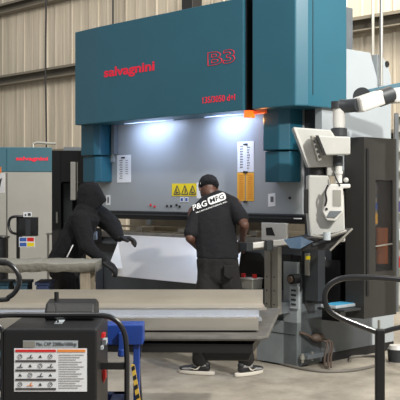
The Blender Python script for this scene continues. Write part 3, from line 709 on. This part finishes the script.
# crates under it
for i, (xa, xb, mt, lb) in enumerate(((4, 14, mat('teal_crate', (40, 78, 96), .6), 'teal storage bin leftmost under the blanket-covered table'), (20, 32, mat('dull_blue_crate', (52, 80, 98), .6), 'dull blue bin under the blanket-covered table'), (41, 53, mat('navy_crate', (44, 58, 92), .6), 'navy blue storage bin under the table beside the hooded worker'))):
    p0, p1 = P(xa, 0, 8.9).x, P(xb, 0, 8.9).x
    bn = thing('storage_bin', lb, 'bin', ((p0+p1)/2, 8.78, 0)); w_ = (p1-p0)/2
    part('body', MB().prism([(-w_, -.15, 0), (w_, -.15, 0), (w_, .15, 0), (-w_, .15, 0)], (0, 0, .72)), mt, bn, bevel=.01)
    part('rim', MB().box(-w_-.01, w_+.01, -.16, .16, .721, .75), mt, bn, bevel=.004)

# ================================================================ FAR LEFT THINGS
fc = thing('machine_cabinet', 'tall far cabinet with a teal band, red lettering and pale grey doors, at left', 'cabinet', P(52, 299, 14.2)*1.0)
fc.location.z = 0; fc.rotation_euler = (0, 0, R(10))
def fcz(y): return EYE-(y-HZ)/F*14.2
FW = 1.25
bdy = part('body', MB().box(-FW, 0, .001, .6, .05, fcz(172)), mat('warm_grey_enamel', (158, 158, 154), .5, var=.05, vscale=2), fc, bevel=.006)
bnd = part('teal_band', MB().box(-FW, 0, -.005, .6, fcz(172)+.001, fcz(147.5)), TEALB, fc, bevel=.006)
part('plinth', MB().box(-FW+.02, -.02, .03, .58, 0, .049), BLACKM, fc)
part('door_seam', MB().box(-.665, -.655, -.003, .0005, .1, fcz(173)), BLACKM, bdy); part('door_seam', MB().box(-.665, -.655, -.009, -.0045, fcz(171), fcz(149)), TEAL, bnd)
me = text_mesh('salvagnini', .47, .075, bold=.028, m=RED); me.transform(Matrix.Translation((-.295, -.008, fcz(159.3))) @ UPRIGHT); link('lettering', me, bnd)
# paper with orange header at left edge
ps = P(1, 180, 12.8)
pn = thing('notice_board', 'white notice with an orange top on a stand, cut by the left edge', 'notice', (P(-4, 0, 12.8).x, 12.8, 0))
part('stand', MB().box(-.02, .02, -.02, .02, 0, 1.45), GREYM, pn)
part('sheet', MB().box(-.16, .12, -.035, -.022, P(0, 193, 12.8).z, P(0, 173, 12.8).z), WHITEP, pn)
part('orange_header', MB().box(-.14, .08, -.04, -.0355, P(0, 173, 12.8).z-.0, P(0, 167, 12.8).z), ORI, pn)
part('drawing', MB().prism([(.03, -.037, P(0, 180, 12.8).z), (.09, -.037, P(0, 178, 12.8).z), (.06, -.037, P(0, 188, 12.8).z)], (0, .001, 0)), INK, pn)
# black electrical cabinet frame with opening
ec = thing('black_cabinet', 'tall black open frame cabinet between the far grey cabinet and the press', 'cabinet', (P(68, 0, 11.6).x, 11.6, 0), R(8))
w0, w1 = P(52, 0, 11.6).x-ec.location.x, P(86, 0, 11.6).x-ec.location.x
ez = lambda y: EYE-(y-HZ)/F*11.6
part('frame', MB().box(w0, w0+.11, 0, .5, 0, ez(150.5)).box(w1-.09, w1, 0, .5, 0, ez(150.5)).box(w0+.11, w1-.09, 0, .5, ez(182), ez(150.5)).box(w0+.11, w1-.09, .45, .5, 0, ez(182)), BLACKP, ec, bevel=.005)
part('top_tray', MB().box(w0+.14, w1+.02, .02, .3, ez(150.5)+.001, ez(147)), GREYL, ec)
part('window_panel', MB().box(w0+.14, w0+.25, .3, .32, ez(240), ez(183)), GREYM, ec)
part('white_post', MB().box(w1-.19, w1-.13, -.03, -.001, ez(200), ez(162)), WHITEE, ec, bevel=.004)
part('post_trim', MB().box(w1-.115, w1-.1, -.02, -.001, ez(200), ez(162)), ALU, ec)
part('latch', MB().box(w0+.05, w0+.07, -.02, -.001, ez(223), ez(212)), ALU, ec)
# operator pedestal
op = thing('operator_pedestal', 'black control pedestal with a curved grab rail and safety stickers, far left', 'control pedestal', (P(18, 0, 11).x, 11, 0))
oz = lambda y: EYE-(y-HZ)/F*11
ox = lambda x: P(x, 0, 11).x-op.location.x
part('post', MB().box(ox(16.3), ox(19), 0, .06, 0.02, oz(216)), BLACKP, op)
part('base', MB().box(ox(11), ox(30), -.1, .2, 0, .02), BLACKP, op)
pn_ = part('screen_panel', MB().box(ox(19), ox(38), -.03, .03, oz(236), oz(217)), BLACKG, op, bevel=.006)
part('screen', MB().box(ox(26), ox(31), -.034, -.0305, oz(235), oz(219)), GREYK, pn_)
part('grab_rail', MB().tube([(ox(24), -.04, oz(216.5)), (ox(15), -.04, oz(216.5)), (ox(10.5), -.04, oz(219)), (ox(9.5), -.04, oz(226)), (ox(12), -.04, oz(232)), (ox(17), -.0, oz(234))], .016, 8), BLACKG, op, smooth=True)
lb = part('number_plate', MB().box(ox(24), ox(32.5), -.045, -.041, oz(216.8), oz(212)), WHITEP, op)
part('mark', MB().box(ox(28.5), ox(31.5), -.048, -.0455, oz(215.8), oz(213)), INK, lb); part('mark', MB().box(ox(25.5), ox(27), -.048, -.0455, oz(215.8), oz(214)), INK, lb)
sg = part('safety_sign', MB().box(ox(19.3), ox(35), -.02, -.005, oz(247), oz(237)), WHITEP, op)
for (xa, ya, mt) in ((20, 237.5, BLUEI), (27.5, 237.5, REDK), (20, 242.5, BLUEI), (27.5, 242.5, YELLOW)):
    part('pictogram', MB().box(ox(xa), ox(xa+6.8), -.023, -.0205, oz(ya+3.8), oz(ya)), mt, sg)
part('sign_bracket', MB().box(ox(19), ox(22), -.004, .03, oz(247), oz(236)), BLACKP, op)
# small rack bit
lone('wall_bracket', MB().box(P(47, 0, 12).x, P(53, 0, 12).x, 11.9, 12.05, P(0, 234.5, 12).z, P(0, 233, 12).z).box(P(47.5, 0, 12).x, P(49, 0, 12).x, 11.96, 12.02, 0, P(0, 234.5, 12).z), CONDUIT, 'small pale metal bracket on a thin post beside the black frame cabinet', 'bracket', (P(48, 0, 12).x, 12, 0))
# black stool / drum at left edge
dr = thing('waste_drum', 'black drum with a rolled rim standing at the left edge behind the blanket', 'drum', (P(-4, 0, 10.2).x, 10.2, 0))
dz = EYE-(237-HZ)/F*10.2
part('body', MB().cone((0, 0, 0), (0, 0, dz), .13, n=32), BLACKP, dr, smooth=True)
part('rim', MB().tube([(.135*math.cos(a), .135*math.sin(a), dz) for a in [k*math.pi/12 for k in range(25)]], .012, 8, 1), BLACKG, dr, smooth=True)
# far right rack
rk = thing('storage_rack', 'far white storage rack cut by the right edge of the photo', 'rack', (P(404, 0, 12.5).x, 12.5, 0))
rz_ = lambda y: EYE-(y-HZ)/F*12.5
part('upright', MB().box(-.12, -.07, 0, .05, 0, rz_(113)), GREYM, rk)
part('upright', MB().box(1.0, 1.05, 0, .05, 0, rz_(113)), GREYM, rk)
bp = part('back_panel', MB().box(-.07, 1.0, .3, .33, .05, rz_(114)), WHITEE, rk)
for k, y in enumerate((115, 130, 150, 170, 187, 212, 240, 268)):
    part('shelf', MB().box(-.07, 1.0, 0, .3, rz_(y)-.02, rz_(y)), ALU, rk)
def rackbox(xa, w_, ya, mt, lb, nm='carton', cat='box', h=.14):
    o = lone(nm, MB().box(xa, xa+w_, 12.52, 12.76, rz_(ya)+.001, rz_(ya)+h), mt, lb, cat, (xa, 12.6, rz_(ya)+.001), bevel=.004)
X_ = rk.location.x-.06
rackbox(X_, .12, 212, mat('purple_box', (92, 74, 140), .6), 'purple box on the far right rack at head height'); rackbox(X_, .12, 240, WHITEP, 'white box on the far right rack above the red one')
rackbox(X_, .13, 268, REDK, 'red box low on the far right rack')
# bucket bottom right
bk = thing('bucket', 'small white-lidded grey bucket standing on the floor at the right edge', 'bucket', (P(397, 0, 8.8).x, 8.8, 0))
part('body', MB().cone((0, 0, 0.0), (0, 0, .115), .08, .09, 28), GREYK, bk, smooth=True); part('lid', MB().cone((0, 0, .116), (0, 0, .15), .085, .07, 28), WHITEE, bk, smooth=True)

# floor hose
p_ = [onplane(x, y, .012) for x, y in ((262, 358), (290, 366), (318, 371), (345, 371), (366, 368), (380, 363), (383, 358), (372, 356), (352, 357), (350, 361))]
lone('floor_hose', MB().tube(p_, .014, 10), HOSE, 'grey hose lying in a loop on the floor by the press foot', 'hose', p_[0], smooth=True)

# translucent bin and red caps near the bed
jt = MW @ Vector((tx(250, -.2), -.16, 0)); jz = zy(289, tx(250, -.2), -.16)
part('bed_ledge', MB().box(tx(240, -.16), tx(266, -.16), -.26, -.031, jz-.03, jz), GREYK, PB)
bn = thing('plastic_bin', 'small clear plastic bin on the ledge at the right hand of the capped worker', 'bin', MW @ Vector((tx(250, -.16), -.16, jz+.001)), TH)
part('tray', MB().box(-.09, .09, -.07, .07, 0, .09), CLEARP, bn, bevel=.006); part('rim', MB().box(-.095, .095, -.075, .075, .0905, .1), WHITEE, bn)
for xx, lb in ((243.5, 'red screw cap on the clear bin, the left one'), (254.5, 'red screw cap on the clear bin, the right one')):
    q = MW @ Vector((tx(xx, -.16), -.16, jz+.102)); lone('bottle_cap', MB().cone(q, q+Vector((0, 0, .035)), .022), REDK, lb, 'cap', q, smooth=True)

# ================================================================ FOREGROUND HANDRAILS OF PARKED TRUCKS
tr = thing('hand_truck', 'black tubular truck handle with a rounded loop on a post, in the right foreground', 'hand truck', (P(380, 0, 4.1).x, 4.1, 0))
pts = [P(x, y, 4.1) for x, y in ((430, 283), (400, 279.5), (372, 277.5), (349, 277.5), (335, 281), (326.5, 289), (324.5, 299), (329, 310), (340, 317.5), (358, 325), (378, 332.5))]
wpart('loop_handle', MB().tube(pts, .0125, 12), BLACKG, tr, smooth=True)
wpart('post', MB().box(P(375.3, 0, 4.1).x, P(384.3, 0, 4.1).x, 4.08, 4.12, .05, P(0, 329, 4.1).z), BLACKP, tr, bevel=.006)
wpart('side_arm', MB().tube([P(382, 332, 4.1), P(400, 327.5, 4.1), P(432, 322, 4.1)], .011, 10), BLACKG, tr, smooth=True)
wpart('outer_post', MB().tube([P(430, 283, 4.1), P(432, 300, 4.1), P(432, 530, 4.1)], .0125, 10), BLACKG, tr, smooth=True)
wpart('post_pin', MB().cone(P(379, 330, 4.1), P(379, 320, 4.1), .006), ALU, tr)
wpart('base', MB().box(P(370, 0, 4.1).x, P(440, 0, 4.1).x, 4.0, 4.9, .04, .1), BLACKP, tr, bevel=.01)
for xx in (376, 434):
    for yy in (4.1, 4.8):
        X = P(xx, 0, 4.1).x; wpart('wheel', MB().cone((X-.02, yy, .04), (X+.02, yy, .04), .04), BLACKM, tr)
tl = thing('cart_handle', 'black bent tube cart handle poking in from the left edge above the housing', 'cart', (P(-110, 0, 4.7).x, 4.7, 0))
pts = [P(x, y, 4.7) for x, y in ((-110, 262), (-15, 261), (3, 262), (12, 266), (18, 274), (19.5, 281), (16.5, 290), (9, 297), (-5, 300), (-110, 300))]
wpart('handle', MB().tube(pts, .0125, 12), BLACKG, tl, smooth=True)
wpart('post', MB().tube([P(-110, 262, 4.7), P(-110, 300, 4.7), P(-110, 500, 4.7)], .014, 10), BLACKP, tl, smooth=True)
wpart('base', MB().box(P(-180, 0, 4.7).x, P(-100, 0, 4.7).x, 4.6, 5.4, 0, .1), BLACKP, tl, bevel=.01)
wpart('handle_cap', MB().cone(P(-3, 262, 4.7), P(6, 262.6, 4.7), .016), BLACKM, tl, smooth=True)

# ================================================================ PEOPLE
def rot_dir(d):        # rotation whose z axis is d
    return Vector(d).normalized().to_track_quat('Z', 'Y').to_matrix()
def hand(wrist, along, palm_n, thumb_side, curl=.6, s=1., grow=0.):
    """hull groups for a hand: palm box, four fingers with two bends, thumb off the side"""
    d = Vector(along).normalized(); n = Vector(palm_n); n = (n-d*n.dot(d)).normalized(); sd = d.cross(n)*thumb_side
    g = []; w = Vector(wrist)
    k = w+d*.085*s
    corners = [w+sd*.02*s, w-sd*.02*s, k+sd*.034*s, k-sd*.03*s, w+d*.04*s+sd*.034*s]
    g.append([(c, .0115*s+grow) for c in corners])
    for i, (o_, L) in enumerate(((.031, .075), (.011, .085), (-.010, .078), (-.030, .062))):
        p = k+sd*o_*s; a = .25*curl; q = p
        for j, (f_, rr_) in enumerate(((.46, .0095), (.30, .0088), (.24, .0078))):
            a += curl*(.35 if j == 0 else .75); dd = d*math.cos(a)+n*math.sin(a); q2 = q+dd*L*s*f_
            g.append([(q, rr_*s+grow), (q2, (rr_-.0006)*s+grow)]); q = q2
    p = w+d*.025*s+sd*.03*s; dd = (d*.6+sd*.75+n*.35).normalized(); q = p+dd*.045*s
    g.append([(p, .0125*s+grow), (q, .0105*s+grow)]); dd = (d*.85+sd*.25+n*.45).normalized(); g.append([(q, .0105*s+grow), (q+dd*.032*s, .009*s+grow)])
    return g
def head_groups(c, fwd, up, s=1.):
    f = Vector(fwd).normalized(); u = Vector(up); u = (u-f*u.dot(f)).normalized(); r = f.cross(u)
    M = Matrix((r, f, u)).transposed()
    g = [[(c+u*.03*s, (.074*s, .09*s, .085*s), M), (c-u*.03*s+f*.012*s, (.062*s, .075*s, .075*s), M)],
         [(c-u*.085*s+f*.055*s, .022*s), (c-u*.05*s+f*.045*s, (.045*s, .04*s, .04*s), M)],
         [(c+f*.088*s-u*.002*s, .009*s), (c+f*.108*s-u*.03*s, .013*s), (c+f*.085*s-u*.034*s+r*.01*s, .008*s), (c+f*.085*s-u*.034*s-r*.01*s, .008*s)],
         [(c+f*.088*s-u*.06*s+r*.02*s, .007*s), (c+f*.095*s-u*.06*s, .009*s), (c+f*.088*s-u*.06*s-r*.02*s, .007*s)]]
    for sd in (-1, 1):
        g.append([(c+r*.074*s*sd-f*.005*s+u*.012*s, (.009*s, .017*s, .024*s), M), (c+r*.074*s*sd-u*.022*s, (.007*s, .01*s, .012*s), M)])
        g.append([(c+f*.079*s+r*.03*s*sd+u*.022*s, .012*s), (c+f*.076*s+r*.045*s*sd+u*.018*s, .009*s)])
    return g, f, u, r, M
def eyes(c, f, u, r, root, s=1.):
    for sd in (-1, 1):
        wpart('eye', MB().ell(c+f*.08*s+r*.03*s*sd+u*.004*s, (.012, .012, .009)), mat('eye_white', (225, 222, 215), .3), root, smooth=True)

# ---------- worker with cap
p1 = thing('person', 'person in a black printed T-shirt and cap seen from behind, working at the press', 'person', (P(218, 0, 8.15).x, 8.15, 0))
fwd = Vector((.25, 1, 0)).normalized(); side = Vector((1, -.25, 0)).normalized()
shR, shL = P(235, 204, 8.33), P(194, 212, 8.33)
elR, wrR = P(244.5, 225, 8.14), P(241.5, 242, 8.36)
elL, wrL = P(190, 238, 8.2), P(203, 252, 8.45)
hd = P(208.5, 188.5, 8.47)
pel = P(217, 268, 8.16)
MB_ = Matrix.Rotation(R(-14), 3, 'Z') @ Matrix.Rotation(R(14), 3, 'Y') @ Matrix.Rotation(R(0), 3, 'X')
MBz = Matrix.Rotation(R(-8), 3, 'Z')
hg, hf, hu, hr, HM = head_groups(hd, Vector((-.15, .8, -.6)), (0, .5, 1), 1.08)
anL, anR = P(200.5, 365, 8.17), P(246, 364, 8.12)
knL, knR = P(204, 320, 8.05), P(239, 320, 8.1)
hpL, hpR = P(208.5, 275, 8.16), P(227, 275, 8.16)
nk = P(213, 200, 8.42)
bodyg = hg+[[(hd-hu*.05-hf*.02, .055), (nk, .062)],
    [(P(214, 210, 8.33), (.15, .09, .07), MB_), (P(216, 250, 8.17), (.13, .09, .08), MBz), (pel, (.14, .1, .09), MBz)],
    [(shR, .055), (elR, .042)], [(elR, .042), (wrR, .028)], [(shL, .055), (elL, .042)], [(elL, .042), (wrL, .028)],
    [(hpL, .08), (knL, .055)], [(knL, .055), (anL, .038)], [(hpR, .08), (knR, .055)], [(knR, .055), (anR, .038)], [(nk, .05), (shR, .03)], [(nk, .05), (shL, .03)]]
bodyg += hand(wrR, (wrR-elR)*.4+Vector((-.03, .1, -.05)), (-.6, .2, -.7), -1, .7)
bodyg += hand(wrL, (wrL-elL)*.4+Vector((.02, .1, -.05)), (.5, .2, -.8), 1, .7)
wpart('body', body_mesh('body', bodyg, SKIN, .0065, 3), None, p1)
eyes(hd, hf, hu, hr, p1)
# shirt
sleeveR, sleeveL = shR.lerp(elR, .68), shL.lerp(elL, .8)
shirtg = [
    [(P(214.5, 210, 8.33), (.2, .105, .07), MB_), (P(215, 228, 8.27), (.2, .12, .08), MB_)],
    [(P(215, 228, 8.27), (.2, .12, .08), MB_), (P(218, 257, 8.16), (.186, .125, .05), MBz)],
    [(P(219, 195.5, 8.36), (.06, .06, .045)), (P(208, 199.5, 8.37), (.06, .06, .045)), (P(214, 211, 8.33), (.15, .1, .06), MB_), (shR+Vector((-.02, 0, .0)), .065), (shL+Vector((.02, 0, .0)), .065)],
    [(shR+Vector((-.02, 0, -.01)), .07), (sleeveR, .066)], [(shL+Vector((.02, 0, -.01)), .068), (sleeveL, .064)]]
shm = body_mesh('shirt', shirtg, CLOTHB, .0085, 5, .005, 5, (1, 1, .7))
bvh = BVHTree.FromPolygons([v.co for v in shm.vertices], [tuple(f.vertices) for f in shm.polygons])
wpart('shirt', shm, None, p1)
sh_o = p1.children[-1]
def print_on(me, ctr, ang, name, mt, lift=.005):
    """lays a flat mark on the back of the shirt"""
    b = bmesh.new(); b.from_mesh(me)
    for _ in range(5):
        es = [e for e in b.edges if e.calc_length() > .008]
        if not es: break
        bmesh.ops.subdivide_edges(b, edges=es, cuts=1)
    bmesh.ops.triangulate(b, faces=b.faces)
    ca, sa = math.cos(ang), math.sin(ang)
    for v in b.verts:
        x, z = v.co.x*ca-v.co.y*sa, v.co.x*sa+v.co.y*ca
        o_ = Vector((ctr.x+x, ctr.y-.6, ctr.z+z)); h = bvh.ray_cast(o_, Vector((0, 1, 0)))
        v.co = (h[0]-Vector((0, lift, 0))) if h[0] else Vector((o_.x, ctr.y, o_.z))
    b.to_mesh(me); b.free(); me.materials.clear(); me.materials.append(mt); me.transform(inv(p1)); return link(name, me, sh_o)
SC = 8.1/F
def flat_round(w_, h_, r_):
    mm = bmesh.new(); pts = []
    for cx, cy, a0 in ((w_/2-r_, h_/2-r_, 0), (-w_/2+r_, h_/2-r_, 90), (-w_/2+r_, -h_/2+r_, 180), (w_/2-r_, -h_/2+r_, 270)):
        for k in range(5): a = R(a0+k*22.5); pts.append((cx+r_*math.cos(a), cy+r_*math.sin(a)))
    # strip grid so that it can follow the cloth
    me = bpy.data.meshes.new('plate'); n = 44; vs_ = []
    import bisect
    for i in range(n+1):
        x = -w_/2+w_*i/n; dx = max(0, abs(x)-(w_/2-r_)); hh = h_/2-r_+math.sqrt(max(0, r_*r_-dx*dx))
        for j in range(17): vs_.append(mm.verts.new((x, -hh+2*hh*j/16, 0)))
    for i in range(n):
        for j in range(16): mm.faces.new((vs_[i*17+j], vs_[i*17+17+j], vs_[i*17+18+j], vs_[i*17+j+1]))
    mm.to_mesh(me); mm.free(); return me
ang = math.atan2(13, 36)
c = P(199.6, 205.6, 8.1); print_on(text_mesh('P&G', 16*SC, 5.8*SC, bold=.02, ext=0, shear=.15), c, ang, 'lettering', WHITER)
c = P(217.2, 198.6, 8.1); print_on(flat_round(19*SC, 7.8*SC, 2.8*SC), c, ang, 'logo_plate', WHITER, .005)
c = P(217.2, 198.6, 8.1); print_on(text_mesh('MFG', 15.5*SC, 5*SC, bold=.012, ext=0, shear=.1), c, ang, 'lettering', CLOTHB, .009)
c = P(212, 207.4, 8.1); print_on(text_mesh('P&G MANUFACTURING, INC.', 34*SC, 1.5*SC, bold=.02, ext=0), c, ang, 'lettering', WHITER)
# trousers
trg = [[(P(217.5, 259, 8.16), (.182, .124, .04), MBz), (P(218, 277, 8.16), (.19, .13, .08), MBz)],
       [(hpL+Vector((0, 0, .0)), .105), (knL, .085)], [(knL, .085), (anL+Vector((0, 0, .045)), .07)],
       [(hpR, .105), (knR, .088)], [(knR, .088), (anR+Vector((0, 0, .045)), .072)]]
tro = wpart('trousers', body_mesh('trousers', trg, CLOTHP, .01, 4, .008, 7, (1.2, 1.2, .6)), None, p1)
wpart('back_pocket', MB().prism([P(224, 266, 7.98), P(234, 266, 7.98), P(234, 276, 7.98), P(229, 279, 7.98), P(224, 276, 7.98)], (0, .07, 0)), CLOTHP, p1, bevel=.006)
# cap
cg = [[(hd+hu*.045-hf*.004, (.093, .108, .085), HM), (hd+hu*.012-hf*.015, (.093, .106, .035), HM)]]
wpart('cap', body_mesh('cap', cg, CLOTHB, .006, 2), None, p1)
wpart('cap_brim', body_mesh('cap_brim', [[(hd+hu*.022+hf*.08, (.07, .03, .005), HM), (hd+hu*.015+hf*.15, (.045, .03, .005), HM)]], CLOTHB, .004, 1), None, p1)
wpart('cap_button', MB().ell(hd+hu*.127-hf*.004, (.01, .01, .006)), CLOTHB, p1, smooth=True)
wpart('cap_tab', MB().ell(hd+hu*.012-hr*.078-hf*.05, (.006, .008, .01)), WHITER, p1, smooth=True)
# shoes
def shoe(an, d, root, nm='shoe', wm=SHOEG):
    d = Vector(d).normalized(); s_ = Vector((-d.y, d.x, 0)); h = Vector((an.x, an.y, 0))-d*.05
    M = Matrix((s_, d, Vector((0, 0, 1)))).transposed()
    g = [[(h+Vector((0, 0, .06)), (.036, .04, .04), M), (h+d*.08+Vector((0, 0, .055)), (.038, .06, .035), M)],
         [(h+d*.06+Vector((0, 0, .1)), (.04, .045, .03), M), (h+Vector((0, 0, .09)), (.036, .04, .03), M)],
         [(h+d*.08+Vector((0, 0, .055)), (.04, .05, .035), M), (h+d*.2+Vector((0, 0, .045)), (.043, .045, .022), M)]]
    u = wpart(nm, body_mesh(nm, g, mat('black_shoe_leather', (34, 34, 36), .5), .005, 3), None, root)
    def sub(n2, mb, mt, **k):
        me = mb.mesh(n2, mt) if isinstance(mb, MB) else mb
        me.transform(inv(root)); return link(n2, me, u, **k)
    b = MB(); pts_ = []
    for k in range(24):
        a = 2*math.pi*k/24; ln = math.cos(a); wd = math.sin(a)
        pts_.append(h+d*(.085+.165*ln)+s_*(.052*wd*(1-.12*max(0, -ln)))+Vector((0, 0, .002)))
    sub('sole', MB().prism(pts_, (0, 0, .03)), SOLE, bevel=.006)
    sub('toe_panel', body_mesh('toe_panel', [[(h+d*.19+Vector((0, 0, .045)), (.046, .05, .018), M), (h+d*.13+Vector((0, 0, .05)), (.044, .04, .022), M)]], wm, .005, 2), None)
    sub('ankle_collar', body_mesh('ankle_collar', [[(h+d*.02+Vector((0, 0, .085)), (.044, .052, .026), M), (h+d*.07+Vector((0, 0, .08)), (.044, .05, .024), M)]], wm, .005, 2), None)
    for sd in (-1, 1):
        o_ = s_*(.047*sd)
        sub('side_swoosh', MB().prism([h+d*.03+o_+Vector((0, 0, .085)), h+d*.08+o_+Vector((0, 0, .05)), h+d*.13+o_+Vector((0, 0, .06)), h+d*.085+o_+Vector((0, 0, .042)), h+d*.055+o_+Vector((0, 0, .05))], s_*.004*sd), SOLE)
shoe(anL, (-1, .35, 0), p1); shoe(anR+Vector((-.0, 0, 0)), (.75, .65, 0), p1)

# ---------- hooded worker
p2 = thing('person', 'person in a black hooded sweatshirt and black gloves leaning over the sheet at left', 'person', (P(66, 0, 9.35).x, 9.35, 0))
hd2 = P(91, 197.5, 9.32)
hg2, hf2, hu2, hr2, HM2 = head_groups(hd2, Vector((.9, .1, -.75)), (.5, 0, 1), .95)
sR2, sL2 = P(80, 220, 9.13), P(98, 214, 9.5)
eR2, wR2 = P(87, 246, 9.05), P(103.5, 261.5, 9.02)
eL2, wL2 = P(112, 225, 9.33), P(119.5, 238.5, 9.12)
pl2 = P(66, 262, 9.35); nk2 = P(86, 210, 9.32)
aR2, aL2 = Vector((P(60, 0, 9.2).x, 9.22, .1)), Vector((P(66, 0, 9.5).x, 9.52, .1))
kR2, kL2 = Vector((P(69, 0, 9.2).x, 9.22, .48)), Vector((P(74, 0, 9.5).x, 9.52, .48))
hR2, hL2 = pl2+Vector((0, -.1, -.03)), pl2+Vector((0, .1, -.03))
bodyg2 = hg2+[[(hd2-hu2*.05-hf2*.02, .05), (nk2, .055)],
    [(P(85, 218, 9.3), (.1, .15, .08)), (pl2, (.1, .14, .09))],
    [(sR2, .05), (eR2, .04)], [(eR2, .04), (wR2, .028)], [(sL2, .05), (eL2, .04)], [(eL2, .04), (wL2, .028)],
    [(nk2, .055), (sR2, .04)], [(nk2, .055), (sL2, .04)],
    [(hR2, .08), (kR2, .055)], [(kR2, .055), (aR2, .038)], [(hL2, .08), (kL2, .055)], [(kL2, .055), (aL2, .038)]]
dR = Vector((.75, .1, -.5)); dL = Vector((.95, -.1, .0))
bodyg2 += hand(wR2, dR, (.1, .3, -.9), 1, .6)+hand(wL2, dL, (.1, -.2, -.9), -1, .8)
wpart('body', body_mesh('body', bodyg2, SKIN2, .0065, 3), None, p2)
eyes(hd2, hf2, hu2, hr2, p2, .95)
R2 = Matrix.Rotation(R(25), 3, 'Y')
hdg = [[(P(86, 217, 9.3), (.14, .2, .09), R2), (P(75, 238, 9.32), (.155, .2, .1), R2)],
       [(P(75, 238, 9.32), (.155, .2, .1), R2), (P(65, 259, 9.35), (.175, .19, .06))],
       [(P(87, 208, 9.31), (.11, .13, .05), R2), (P(82, 222, 9.3), (.14, .2, .06), R2)],
       [(P(63.5, 259, 9.35), (.165, .19, .05)), (P(62.5, 266, 9.35), (.155, .19, .04))],
       [(sR2, .095), (eR2, .078)], [(eR2, .078), (wR2+(eR2-wR2)*.1, .048)],
       [(sL2, .1), (eL2, .09)], [(eL2, .09), (wL2+(eL2-wL2)*.12, .055)]]
hoo = wpart('hooded_sweatshirt', body_mesh('hooded_sweatshirt', hdg, HOODY, .0085, 4, .008, 4.5, (1, 1, 1)), None, p2)
# hood: shell around the head, open towards the face
hg_ = [[(hd2-hf2*.035+hu2*.02, (.115, .12, .125), HM2), (P(86, 210, 9.31), (.085, .1, .04))],
       [(hd2-hf2*.035+hu2*.02, (.115, .12, .125), HM2), (hd2+hf2*.115+hu2*.055, (.06, .02, .03), HM2), (hd2+hf2*.1-hu2*.05, (.085, .02, .03), HM2), (hd2-hu2*.12+hf2*.03, (.1, .05, .03), HM2)]]
hm = body_mesh('hood', hg_, HOODY, .007, 4, .004, 5)
b = bmesh.new(); b.from_mesh(hm)
rm = [f for f in b.faces if ((f.calc_center_median()-hd2).dot(hf2) > .085 and abs((f.calc_center_median()-hd2-hu2*.0).dot(hr2)) < .05 and abs((f.calc_center_median()-hd2+hu2*.01).dot(hu2)) < .06)]
bmesh.ops.delete(b, geom=rm, context='FACES'); b.to_mesh(hm); b.free()
wpart('hood', hm, None, p2, solid=.006)
tg = [[(P(64, 265, 9.35), (.15, .18, .06)), (P(65, 275, 9.35), (.15, .18, .06))],
      [(hR2, .1), (kR2, .075)], [(kR2, .075), (aR2+Vector((0, 0, .04)), .065)], [(hL2, .1), (kL2, .075)], [(kL2, .075), (aL2+Vector((0, 0, .04)), .065)]]
wpart('trousers', body_mesh('trousers', tg, CLOTHP, .011, 4, .006, 7), None, p2)
wpart('drawstring', MB().tube([P(73, 245, 9.08), P(70, 251, 9.06), P(67, 257, 9.07)], .006, 6), WHITER, p2, smooth=True)
wpart('glove', body_mesh('glove', hand(wR2, dR, (.1, .3, -.9), 1, .6, 1.2, .007)+[[(wR2, .036), (wR2+(eR2-wR2)*.12, .04)]], GLOVE, .005, 2), None, p2)
wpart('glove', body_mesh('glove', hand(wL2, dL, (.1, -.2, -.9), -1, .8, 1.2, .007)+[[(wL2, .036), (wL2+(eL2-wL2)*.12, .04)]], GLOVE, .005, 2), None, p2)
shoe(aR2, (1, 0, 0), p2); shoe(aL2, (1, .1, 0), p2)

# blue-white tape roll seen past the hooded worker
q = P(93, 235.5, 9.62)
part('cable_box', MB().box(tx(88, -.05), tx(101, -.05), -.19, -.041, zy(243, -1.6, -.1), zy(228, -1.6, -.1)), BLACKP, PB)
lone('tape_box', MB().box(q.x-.042, q.x+.042, 9.58, 9.64, q.z-.04, q.z+.04), mat('pale_blue_carton', (190, 205, 225), .6, var=.3, vscale=30), 'pale blue and white small carton beside the hooded worker, at the press bed', 'box', q, bevel=.004)

# ================================================================ LIGHT
W = bpy.data.worlds.new('World'); S.world = W; W.use_nodes = True
bg = W.node_tree.nodes['Background']; bg.inputs[0].default_value = (.97, .98, 1, 1); bg.inputs[1].default_value = .38
def area(loc, tgt, sx, sy, e, col=(1, .97, .92)):
    l = bpy.data.lights.new('high_bay_or_fill', 'AREA'); l.shape = 'RECTANGLE'; l.size = sx; l.size_y = sy; l.energy = e; l.color = col
    o = bpy.data.objects.new('high_bay_or_fill', l); COL.objects.link(o); o.location = loc
    o.rotation_euler = (Vector(tgt)-Vector(loc)).to_track_quat('-Z', 'Y').to_euler()
area((-2, 5, 6.5), (-1, 7, 0), 3, 3, 120, (1, .97, .94))
area((5, 6.5, 6.2), (1.5, 9, 1), 2.5, 2.5, 380)
area((3.7, 1.9, 5.6), (0, 8.6, 1), .25, .25, 620)
area((3.3, 12.2, 6.6), (2.3, 14.6, 3.6), 2, 1, 420, (1, .93, .8))  # extra lamp, added to brighten the right part of the back wall
area((1, 12, 6.8), (-2, 16.5, 3.6), 3, 1.5, 330, (1, .94, .84))
area((-6, 14, 6.8), (-8, 18.5, 3), 3, 2, 330, (1, .95, .86))

# ================================================================ CAMERA
cam = bpy.data.cameras.new('camera'); co = bpy.data.objects.new('camera', cam); COL.objects.link(co)
co.location = (0, 0, EYE); co.rotation_euler = (R(90), 0, 0)
cam.sensor_fit = 'HORIZONTAL'; cam.sensor_width = 36; cam.lens = 36*F/400; cam.shift_y = (HZ-200)/400; cam.clip_end = 200
S.camera = co
S.view_settings.view_transform = 'Standard'; S.view_settings.look = 'None'; S.view_settings.gamma = 1; S.view_settings.exposure = 0
